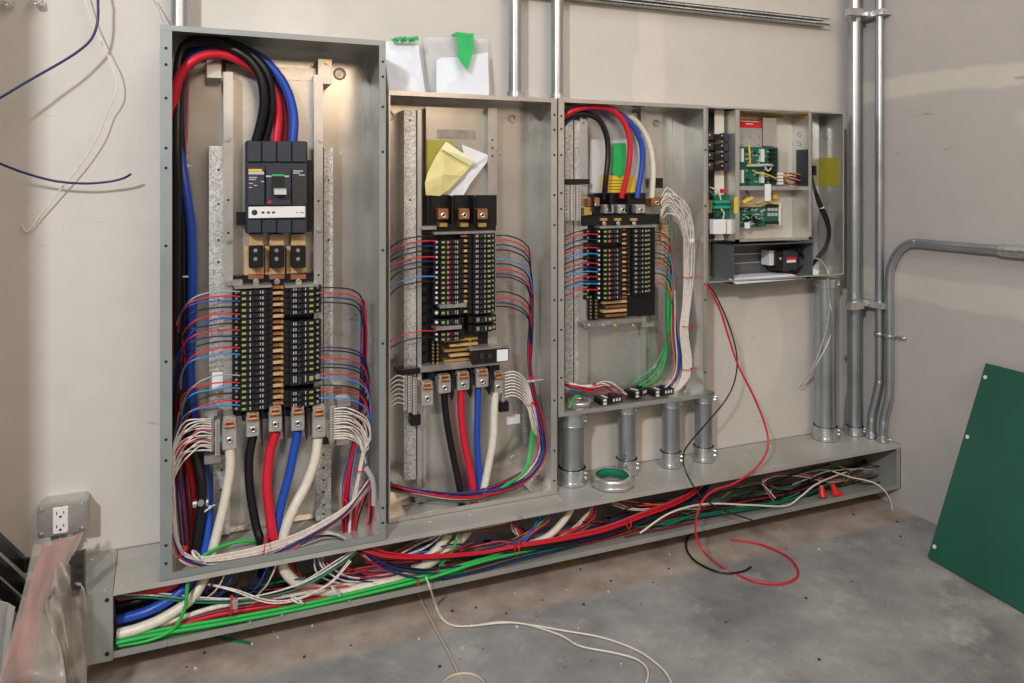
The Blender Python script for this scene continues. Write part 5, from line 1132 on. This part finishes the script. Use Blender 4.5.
for i, col in enumerate(('black', 'orange', 'black', 'red', 'orange', 'black', 'maroon', 'black', 'yellow')):
    y = 172+i*1.7; e = rnd(-2, 2)
    wire(col, [(783, 173+(i % 4)*3.2, .06), (790, y+e, .07), (799, y+2+e, .075), (805, y+5, .07), (800, y+7-e*.4, .06), (792, 186, .05)], .0019, '# wire of the little harness plugged into the control cabinet board', '# harness wires in the control cabinet', k=5)
for i in range(2): wire('black', [(741+i*7, 200, .05), (745+i*5, 197, .06), (748, 192+i*2, .06), (745, 191, .05)], .0012, 'fine black wire curled above the lower circuit board', 'fine black wires above the lower circuit board', k=5)

# left compartment: contactors on a rail and green terminal board
dr = thing('din_rail', 'vertical pale mounting strip at the left of the control cabinet', 'mounting rail', at(719, 280, .02)); pb(mat('cream_strip', (.75, .70, .58), .5), 715, 110, 724, 240, .07, .074, 'rail_strip', dr)
for i in range(4):
    y = 134+i*10; q = thing('relay_block', ('topmost', 'second', 'third', 'lowest')[i]+' black relay block of the stack at the left of the control cabinet', 'relay', at(719, y+7, .03))
    pb('black', 715, y, 723, y+6.5, 0.0650, 0.1100, 'relay_body', q, .001); pb('tan', 715.5, y+6.5, 723, y+8, 0.0650, 0.0950, 'relay_foot', q); pb('gbreak', 708, y-2, 714, y+6, 0.0650, 0.1050, 'side_contact', q, .001); pb('charcoal', 723.5, y-1, 728.5, y+7, 0.0650, 0.0950, 'end_block', q, .001)
    pb('lightgrey', 709, y, 710.5, y+1.5, 0.1050, 0.1060, 'terminal_screw', q); pb('lightgrey', 721.5, y+1, 722.7, y+2.4, 0.1100, 0.1110, 'terminal_screw', q)
gt = thing('terminal_board', 'green plug-in terminal board with blue strip at the left of the control cabinet', 'terminal block', at(722, 218, 0.085))
pb('pcb', 714, 195, 731, 219, 0.0850, 0.0890, 'board', gt); pb('w_green', 715, 200.5, 730, 203, 0.0890, 0.1050, 'green_plug', gt); pb('w_green', 715, 206, 730, 208.5, 0.0890, 0.1050, 'green_plug', gt); pb('w_blue', 716, 203, 728, 206, 0.0890, 0.1020, 'blue_strip', gt)
pb('redp', 722, 189, 725, 193, 0.0950, 0.1050, 'red_cap', gt)
wire('white', [(707, 186.5, .05), (712, 188, 0.105), (718, 191, 0.110), (721, 200, 0.110)], .0026, 'white wire arching onto the green terminal board'); wire('dgreen', [(707, 190, 0.095), (712, 193, 0.105), (716, 200, 0.105)], .0026, 'dark green wire arching onto the green terminal board')
wire('white', [(721, 209, 0.107), (724, 213, 0.110), (723, 219, 0.105)], .0024, 'short white wire below the green terminal board'); wire('black', [(716, 212, 0.105), (714, 216, 0.110), (718, 218, 0.105), (722, 214, 0.100)], .0024, 'short black wire curled below the green terminal board')
pb_ = pb('paper', 713.5, 219.5, 726, 234, 0.0950, 0.1150, 'module_face', None, .001); tag(pb_, 'white label faced module below the green terminal board', 'module')
q = pb('white', 727, 219.5, 733, 234, 0.0750, 0.1000, 'module_face', None, .001); tag(q, 'plain pale module right of the white labelled one in the control cabinet', 'module')
q = thing('busbar_insulator', 'cream strip with black clips at the far left of the control cabinet', 'mounting rail', at(709, 233, 0.065)); pb('tan', 706.8, 198, 712, 233, 0.0490, 0.0750, 'strip', q)
for y in (197, 213, 230): pb('black', 706.8, y, 713, y+(5 if y == 213 else 2.5), 0.0750, 0.0810, 'clip', q)
# right compartment
q = thing('cable_shield', 'bright polished strip at the left of the control cabinet right compartment', 'strip', at(814, 275, .02)); pb('steel', 812.5, 113, 819, 276, .004, .03, 'strip', q)
pb_ = sideb('yellow', 820, 158, 839, 186, cab4['x1']-.0022, .0008, 'yellow_sticker', None); pb_.data.materials[0] = mat('dull_yellow_label', (.33, .28, .02), .5); tag(pb_, 'dull yellow label in the right compartment of the control cabinet', 'label')
for i in range(5):
    e = i*1.1-2.2; wire('black', [(813+e*.3, 174+i*2, .06), (815+e*.5, 190, .07), (820+e, 205, .07), (826+e, 218, .07), (829+e*.7, 232, .07), (826+e*.8, 246, .065), (819+e, 256, .06), (813, 262+i, .05)], .0024, 'black wire in the curved bundle in the control cabinet right compartment', 'black wires in the control cabinet right compartment')
mb = MB(); c = at(814, 172, .062); mb.box(c-Vector((.006, .006, .012)), c+Vector((.006, .004, .022)), 0, .001); tag(mb.build('wire_clip', 'black'), 'black clip at the top of the curved black wires', 'clip')
tie(821, 208, .07, .008, .2, 'ties', .0012, 'clear tie around the curved black wires of the control cabinet')
wire('grey', [(813, 258, .06), (820, 260, .08), (827, 270, .09), (828, 285, .1), (829, 310, .09), (826, 330, .09), (820, 350, .09), (812, 368, .08), (800, 386, .05)], .0024, 'dark grey wire hanging out of the control cabinet and ending on the wall')
wire('cream', [(826, 280, .06), (829, 300, .09), (833, 320, .09), (829, 340, .09), (820, 358, .08), (808, 376, .05), (798, 386, .02)], .0020, 'thin pale wire hanging beside the thick conduit under the control cabinet')
# lower tray
tx0 = at(733, 250, D2).x; tx1 = at(813, 250, D2).x; tz0 = at(733, 284.5, D2).z; tz1 = at(733, 245, D2).z
ty = thing('lower_tray', 'dark grey open steel tray under the circuit board frame of the control cabinet', 'tray', Vector(((tx0+tx1)/2, -.06, tz0)))
mb = MB(); mb.box((tx0, -D2, tz0), (tx1, -.008, tz0+.002)); mb.box((tx0, -D2-.01, tz1-.002), (tx1, -.008, tz1)); mb.box((tx0, -D2-.002, tz0), (tx0+.002, -.008, tz1)); mb.box((tx1-.002, -D2, tz0), (tx1, -.008, tz1)); mb.box((tx0, -.01, tz0), (tx1, -.008, tz1))
for y in (258, 270): c = Vector((tx0, -.05, at(722, y, .05).z)); mb.cyl(c, c-Vector((.002, 0, 0)), .003, 8)
mb.build('tray_body', mat('dark_grey_paint', (.13, .14, .145), .45, .2), ty)
for y in (253, 262): pb('galv', 735, y, 775, y+1, .010, .016, 'tray_rib', ty)
cz = tz0+.002
q = MB()
for k_ in range(5): q.prism([(tx0+.004-.003*k_, -D2-.010+.004*k_, cz+.003*k_), (tx1-.02-.01*k_, -D2+.012+.004*k_, cz+.003*k_), (tx1-.03-.006*k_, -.02, cz+.003*k_), (tx0+.02+.004*k_, -.02, cz+.003*k_)], (0, 0, .0024))
tag(q.build('instruction_booklet', 'paperw'), 'white instruction papers lying in the grey tray of the control cabinet', 'paper')
tf = thing('transformer', 'small black transformer with red label inside the grey tray', 'transformer', at(790, 272, .05))
pb('white', 769.5, 250.5, 777, 265.5, .02, .06, 'terminal_side', tf, .002); pb('black', 777, 251, 786, 270, .02, .075, 'core', tf, .003); pb('gbreak', 784, 250, 799, 271, .02, .082, 'coil', tf, .005); pb('redp', 787, 257, 796, 260, .082, .083, 'red_label', tf); pb('paper', 787, 260, 796, 262.5, .082, .083, 'printed_mark', tf)
pb('lightgrey', 779.5, 257.5, 781.5, 259.5, .075, .076, 'screw', tf)
for i in range(5): mb = MB(); mb.tube(smooth([(785+i*2, 252, .07), (790+i*2.5, 249.5-i*.2, .08), (797+i*1.5, 252+i, .08), (803, 256+i*1.5, .07), (803-i, 265+i, .07), (796-i*2, 270+i*.6, .08)], 5), .0022, 6); mb.build('lead_wire', 'w_black', tf)

# loose red and black wires below
wire('red', [(704, 283, .13), (711, 292, .14), (720, 310, .14), (728, 335, .14), (738, 365, .15), (753, 395, .16), (765, 425, .18), (768, 447, .20), (757, 467, .215), (735, 483, .225), (715, 490, .235), (703, 500, .25), (697, 515, .27), (696, 535, .32), at(705, 553, .37), onz(722, 567, .006), onz(750, 580, .004), onz(778, 584, .004), onz(795, 579, .004), onz(798, 570, .004), onz(788, 557, .004), onz(765, 546, .004), onz(745, 541, .004), onz(731, 540, .004)], .0031, 'long red wire hanging from the control cabinet over the wireway and looping on the floor', n=8)
wire('black', [(708, 285, .12), (716, 296, .13), (727, 320, .13), (736, 350, .13), (736, 375, .13), (727, 398, .13), (705, 425, .14), (688, 445, .17), (683, 458, .19), (686, 472, .215), (694, 487, .23), (705, 500, .25), at(728, 512, .27), at(752, 520, .30)], .0022, 'thin black wire hanging from the control cabinet across the wireway edge', n=8)
wire('black', [onz(704, 529, .006), onz(690, 535, .006), onz(686, 547, .006), onz(694, 560, .005), onz(712, 570, .004), onz(728, 573.5, .003), onz(744, 571, .003), onz(751, 567, .003)], .0030, 'short black wire curled on the floor under the red loop', n=8)

# ---------------------------------------------------------------- left hand side: outlet, film, black rack
ob = thing('outlet_box', 'galvanized surface mounted outlet box with white duplex receptacle on the left of the wall', 'outlet', at(62, 532, .03))
d = .058; a = at(37, 0, d).x; b_ = at(86, 0, d).x; zt = at(60, 504, d).z; zb = at(60, 536, d).z
mb = MB(); mb.box((a, -d+.012, zb), (b_, -.0005, zt), 0, .006); mb.build('box_body', 'galv', ob)
mb = MB(); mb.box((a-.001, -d, zb-.001), (b_+.001, -d+.012, zt+.001), 0, .005); q = mb.build('cover_plate', 'galv', ob)
for x in (41, 82):
    for z in (zt-.008, zb+.008): m2 = MB(); c = Vector((at(x, 0, d).x, -d, z)); m2.cyl(c, c+Vector((0, -.003, 0)), .004, 10); m2.cyl(c+Vector((0, -.0003, 0)), c+Vector((0, -.0012, 0)), .0062, 12, 0); m2.build('screw', 'steel', q)
rx0 = at(53, 0, d).x; rx1 = at(68.5, 0, d).x; zm = (zt+zb)/2
mb = MB(); mb.box((rx0, -d-.004, zm-.030), (rx1, -d, zm+.030), 0, .002); q = mb.build('receptacle', 'white', ob)
mb = MB(); xm = (rx0+rx1)/2
for s in (-.015, .015):
    z = zm+s
    mb.box((xm-.0085, -d-.0046, z-.001), (xm-.0065, -d-.004, z+.006)); mb.box((xm+.0055, -d-.0046, z), (xm+.0075, -d-.004, z+.006)); mb.cyl((xm, -d-.0046, z-.006), (xm, -d-.004, z-.006), .0028, 10)
mb.build('receptacle_slots', 'hole', q)
for z in (zt-.004, zb+.004): m2 = MB(); m2.cyl((xm, -d, z), (xm, -d-.002, z), .0025, 8); m2.build('plate_screw', 'steel', ob)
cp = conduit([Vector((xm+.008, -.035, .02)), Vector((xm+.008, -.035, zb))], .011, 'conduit stub under the outlet box, mostly behind the plastic film', connectors=((-1, .025, 1.3),))
# black rack: three slanting bars with a slotted upright
M['rackblack'] = mat('black_rack_metal', (.012, .012, .013), .3)
rk = thing('cable_rack', 'black metal rack with stepped arms at the lower left edge, behind the film', 'rack', at(20, 600, .1))
for i, (x0, y0, x1, y1) in enumerate(((-22, 532, 24, 573), (-22, 556, 24, 597), (-22, 580, 22, 617))):
    a = at(x0, y0, .25); b_ = at(x1, y1, .08); c_ = at(38, y1-1, .05)
    mb = MB(); mb.prism([a, b_, b_+Vector((0, 0, .030)), a+Vector((0, 0, .030))], (0, .012, .003)); mb.prism([b_, at(84, y1-8, .05), at(84, y1-8, .05)+Vector((0, 0, .030)), b_+Vector((0, 0, .030))], (0, .010, 0)); mb.build('rack_arm', 'rackblack', rk)
mb = MB(); a = at(72, 0, .2).x; b_ = at(84, 0, .2).x; zt_ = at(78, 553, .2).z; zb_ = at(78, 592, .2).z
mb.prism([(a, -.215, zt_), (a, -.215, zb_+.012), (a+.008, -.218, zb_), (b_, -.205, zb_+.01), (b_, -.205, zt_+.008)], (0, .004, 0)); mb.box((b_-.003, -.208, zb_+.012), (b_, -.175, zt_-.004))
q = mb.build('slotted_upright', mat('dark_bronze_metal', (.06, .05, .045), .4, .4), rk)
m2 = MB()
for py in (563, 573, 584): c = at(79.5, py, .2); m2.box((c.x-.006, -.2165, c.z-.0022), (c.x+.004, -.212, c.z+.0022))
m2.build('slots', 'hole', q)
# grey sheet metal panel leaning at the lower left edge
q = MB(); pl = [at(-40, 560, .5), at(9, 590, .33), at(17, 610, .32), onz(-8, 800, .001), onz(-60, 800, .001)]
mb = MB(); mb.prism([at(-60, 585, .30), at(8, 604, .28), at(15, 608, .28), onz(-6, 740, .001)+Vector((0, .0, 0)), onz(-70, 740, .001)], (0, .004, 0)); tag(mb.build('sheet_metal_panel', 'galv'), 'grey sheet metal piece at the lower left corner, left of the plastic film', 'panel')
# poly film with red packing
def fpath(rows, amp=1.0):
    """rows: list of (left point, right point); lofted film with folds"""
    L_ = smooth([r[0] for r in rows], 6); R_ = smooth([r[1] for r in rows], 6); n = len(L_)-1
    def fn(u, v):
        t_ = v*n; i = min(int(t_), n-1); f_ = t_-i
        a = L_[i].lerp(L_[i+1], f_); b = R_[i].lerp(R_[i+1], f_)
        return a.lerp(b, u)+Vector((0, -1, 0))*(amp*(.010*sin(u*5+v*3)+.005*sin(u*11-v*7)+.003*sin(v*13+u*9)))
    return fn
film = thing('plastic_film', 'milky plastic film wrapped around red packing hanging below the outlet box', 'plastic sheet', onz(40, 720, 0))
rows = [((34, 543, .11), (83, 534, .11)), ((31, 556, .15), (78, 548, .14)), ((26, 580, .20), (62, 575, .20)), ((20, 605, .27), (48, 600, .27)), ((13, 632, .33), (52, 622, .33)), ((5, 660, .38), (62, 650, .37)), ((-3, 690, .42), (68, 690, .40)), (onz(-8, 722, .004), onz(66, 722, .004))]
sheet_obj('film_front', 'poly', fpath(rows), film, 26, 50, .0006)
rows = [((44, 544, .095), (76, 538, .095)), ((33, 575, .155), (60, 570, .155)), ((25, 605, .225), (44, 600, .225)), ((15, 635, .285), (40, 628, .285)), ((5, 665, .335), (34, 660, .335)), (onz(-4, 702, .004), onz(28, 702, .004))]
sheet_obj('red_packing', 'redcloth', fpath(rows), film, 16, 36, .004)
f2 = thing('plastic_film', 'second milky film hanging straight beside the wireway end', 'plastic sheet', onz(80, 720, 0))
rows = [((56, 562, .19), (63, 560, .19)), ((52, 585, .23), (79, 583, .215)), ((50, 605, .24), (87.2, 596, .215)), ((54, 640, .25), (87.3, 640, .22)), ((58, 670, .26), (87.5, 670, .23)), (onz(60, 706, .004), onz(87, 706, .004))]
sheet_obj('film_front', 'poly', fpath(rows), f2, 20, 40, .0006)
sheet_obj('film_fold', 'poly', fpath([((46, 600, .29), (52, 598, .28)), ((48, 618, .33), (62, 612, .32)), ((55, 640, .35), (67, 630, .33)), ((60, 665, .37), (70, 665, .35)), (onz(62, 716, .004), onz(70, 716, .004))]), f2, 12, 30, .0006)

# wires and hardware at the upper left
wire('navy', [(70, -110, .004), (88, -60, .04), (97, -12, .06), (98, 5, .06), (97.5, 22, .06), (92, 38, .065), (80, 50, .07), (60, 63, .08), (30, 80, .09), (0, 98, .10), (-25, 112, .09), (-60, 135, .05), (-75, 150, .005)], .0030, 'dark blue wire curving down across the upper left corner', n=8)
wire('navy', [(-75, 120, .006), (-50, 135, .08), (-20, 153, .11), (0, 163.5, .10), (25, 173, .07), (55, 181, .05), (85, 183.5, .045), (110, 181.5, .045), (124, 178, .05), (131, 174, .055)], .0028, 'dark blue wire sagging across the upper left wall to a cut end', n=8)
wire('cream', [(60, -90, .004), (70, -45, .02), (82, -10, .03), (92, 22, .03), (106, 52, .03), (113, 68, .035), (116.5, 85, .035), (114, 98, .035), (107, 112, .03), (98, 135, .03), (82, 162, .025), (60, 190, .02), (40, 215, .015), (28, 231, .012), (23.5, 228, .012), (21.5, 224, .012)], .0016, 'thin pale wire hanging down the upper left wall to a hooked end', n=8)
wire('grey', [(150, -5, .03), (158, 8, .03), (163, 22, .06)], .0012, 'fine dark wire running behind the top left corner of the tall enclosure')
for i, (px, py) in enumerate(((6, 3), (35, 2))):
    q = thing('beam_clamp', ('left', 'right')[i]+' of two small spring clips at the upper left corner', 'clip', at(px, py, .02)); r4 = random.Random(i)
    mb = MB()
    for k_ in range(3): mb.tube(smooth([(px-5+k_*3, py-3+k_, .01), (px-1+k_*2, py+2-k_, .03), (px+4+k_, py+1+k_, .02), (px+8, py+3-k_*2, .01)], 4), .0022, 6)
    mb.build('wire_form', 'steel', q)

# floor things
for i in range(2):
    o = i
    pts = [onz(426, 579-o, .002) if False else at(426, 577, .205), at(430, 588, .23), onz(436, 604+o*3, .004), onz(441, 616+o*2, .0045), onz(452, 625, .0045), onz(470, 626, .0045), onz(500, 622+o, .0045), onz(525, 624, .0045), onz(560, 630+o*5, .0045)]
    pts += [onz(600, 637, .0045), onz(632, 648, .0045), onz(652, 660, .0045), onz(668, 676, .0045), onz(676, 700, .0045)] if i == 0 else [onz(580, 646, .0045), onz(615, 653, .0045), onz(638, 660, .0045), onz(648, 672, .0045), onz(644, 690, .0045), onz(640, 705, .0045)]
    wire('cream', pts, .0022, ('upper', 'lower')[i]+' strand of the pale cord hanging from the wireway and trailing over the floor', None, 'cord', 'cord', n=8)
c = onz(463, 690, .0045); q = MB(); q.ring(c, (0, 0, 1), .048, .052, .006, 40); q.cyl(c-Vector((0, 0, .002)), c, .048, 40, 1); tag(q.build('round_lid', [mat('pale_tan_rim', (.62, .52, .40), .7), mat('grey_tan_disc', (.36, .32, .28), .8)]), 'round tan disc lying on the floor at the bottom edge of the picture', 'disc')
mb = MB(); mb.tube([onz(216, 637.5, .004), onz(222, 638, .004), onz(250, 643, .004)], .0034, 8); tag(mb.build('wire_offcut', 'w_dgreen'), 'dark green wire offcut lying on the floor below the wireway left end', 'wire')
mb = MB(); p = [onz(564, 560, .001), onz(568, 559, .001), onz(571, 564, .001), onz(572, 568, .001), onz(568, 567, .001)]; mb.prism(p[::-1], (0, 0, .0012)); tag(mb.build('scrap_tag', mat('olive_scrap', (.42, .33, .03), .6)), 'small olive yellow scrap lying on the floor in front of the wireway', 'scrap')
mb = MB(); mb.tube([onz(417, 592, .0025), onz(432, 622, .0025), onz(450, 655, .0025), onz(466, 690, .0025)], .0034, 6); tag(mb.build('floor_crack_strip', mat('pale_caulk', (.45, .38, .31), .8)), 'pale straight crack filler line running over the floor beside the cord', 'caulk line')
# floor debris
r5 = random.Random(11); dm = [mat('plaster_crumb', (.72, .69, .63), .8), mat('dark_crumb', (.05, .045, .04), .8)]; kk = 0
for i in range(60):
    px = r5.uniform(130, 985); py = 657-.2167*(px-90)+r5.uniform(4, 55) if i % 3 else r5.uniform(560, 680)
    if px > 890: py = r5.uniform(520, 560)
    if py > 683 or (px > 925): continue
    c = onz(px, py, .0); s = r5.uniform(.0015, .0042); j = 0 if r5.random() < .62 else 1
    if c.x > XR-.01 or c.y > -.01: continue
    mb = MB(); vs = [c+Vector((s*r5.uniform(.6, 1.3)*cos(a), s*r5.uniform(.6, 1.3)*sin(a), 0)) for a in (0, 1.2, 2.4, 3.8, 5.1)]; mb.prism(vs, (0, 0, s*.7))
    tag(mb.build('debris_crumb', dm[j]), ('pale plaster' if j == 0 else 'dark')+' crumb lying on the concrete floor in front of the wireway', 'debris', ('pale' if j == 0 else 'dark')+' crumbs on the floor')
# crumbs on top of the wireway
for i, (px, py) in enumerate(((430, 522), (470, 515), (660, 470), (745, 455), (560, 500), (770, 446))):
    c = onz(px, py, TZ1+.0005); s = .004; mb = MB(); mb.prism([c+Vector((s*r5.uniform(.6, 1.6)*cos(a), s*r5.uniform(.5, 1)*sin(a), 0)) for a in (0, 1.2, 2.4, 3.8, 5.1)], (0, 0, .001)); tag(mb.build('debris_crumb', dm[0]), 'pale plaster crumb lying on top of the wireway', 'debris', 'pale crumbs on the wireway')

# ---------------------------------------------------------------- green cover panel leaning on the right wall
gp = thing('cover_panel', 'large dark green painted metal cover leaning against the right wall', 'panel', onz(980, 600, 0))
A_ = onz(930.5, 557.5, .002)              # lower left corner on the floor
yl, yr = A_.y, A_.y-.62
top = onr(988.5, 364, .006)               # upper left corner touching the wall
dirL = top-A_
edge = onz(1024, 611.5, .002)-A_; edge = edge.normalized()*.75
nrm = edge.cross(dirL).normalized(); nrm = nrm if nrm.x < 0 else -nrm
M['greenpaint'] = mat('dark_green_paint', (.018, .105, .068), .38, 0, .10, 3)
mb = MB(); mb.prism([A_, A_+edge, A_+edge+dirL, top], nrm*.012); mb.build('panel_sheet', 'greenpaint', gp)
q = MB(); u1 = edge.normalized(); v1 = dirL.normalized()
for s in (.93, .62, .06):
    c = A_+dirL*s+u1*.012+nrm*.0122; MB().cyl(c, c+nrm*.001, .006, 10).build('mounting_hole', dm[0], gp)
c = A_+u1*.23+v1*.22+nrm*.0122
mb = MB(); mb.prism([c, c+u1*.35, c+u1*.35+v1*.18, c+v1*.18], nrm*.002); mb.build('inner_door', 'greenpaint', gp)

# ---------------------------------------------------------------- the rest of the room behind the viewer, and a panel added for reflections (seen only in the metal)
slab('wall_front', (-1.7, -4.62, 0), (XR+.12, -4.5, 2.9), wall_l)
dr_ = MB(); dr_.box((1.25, -4.5, .0), (2.15, -4.455, 2.1), 0, .004); q = struct(dr_.build('reflection_panel_1', mat('maroon_panel_paint', (.16, .03, .035), .45)))  # unseen maroon panel, added so the enclosure metal mirrors its dark red
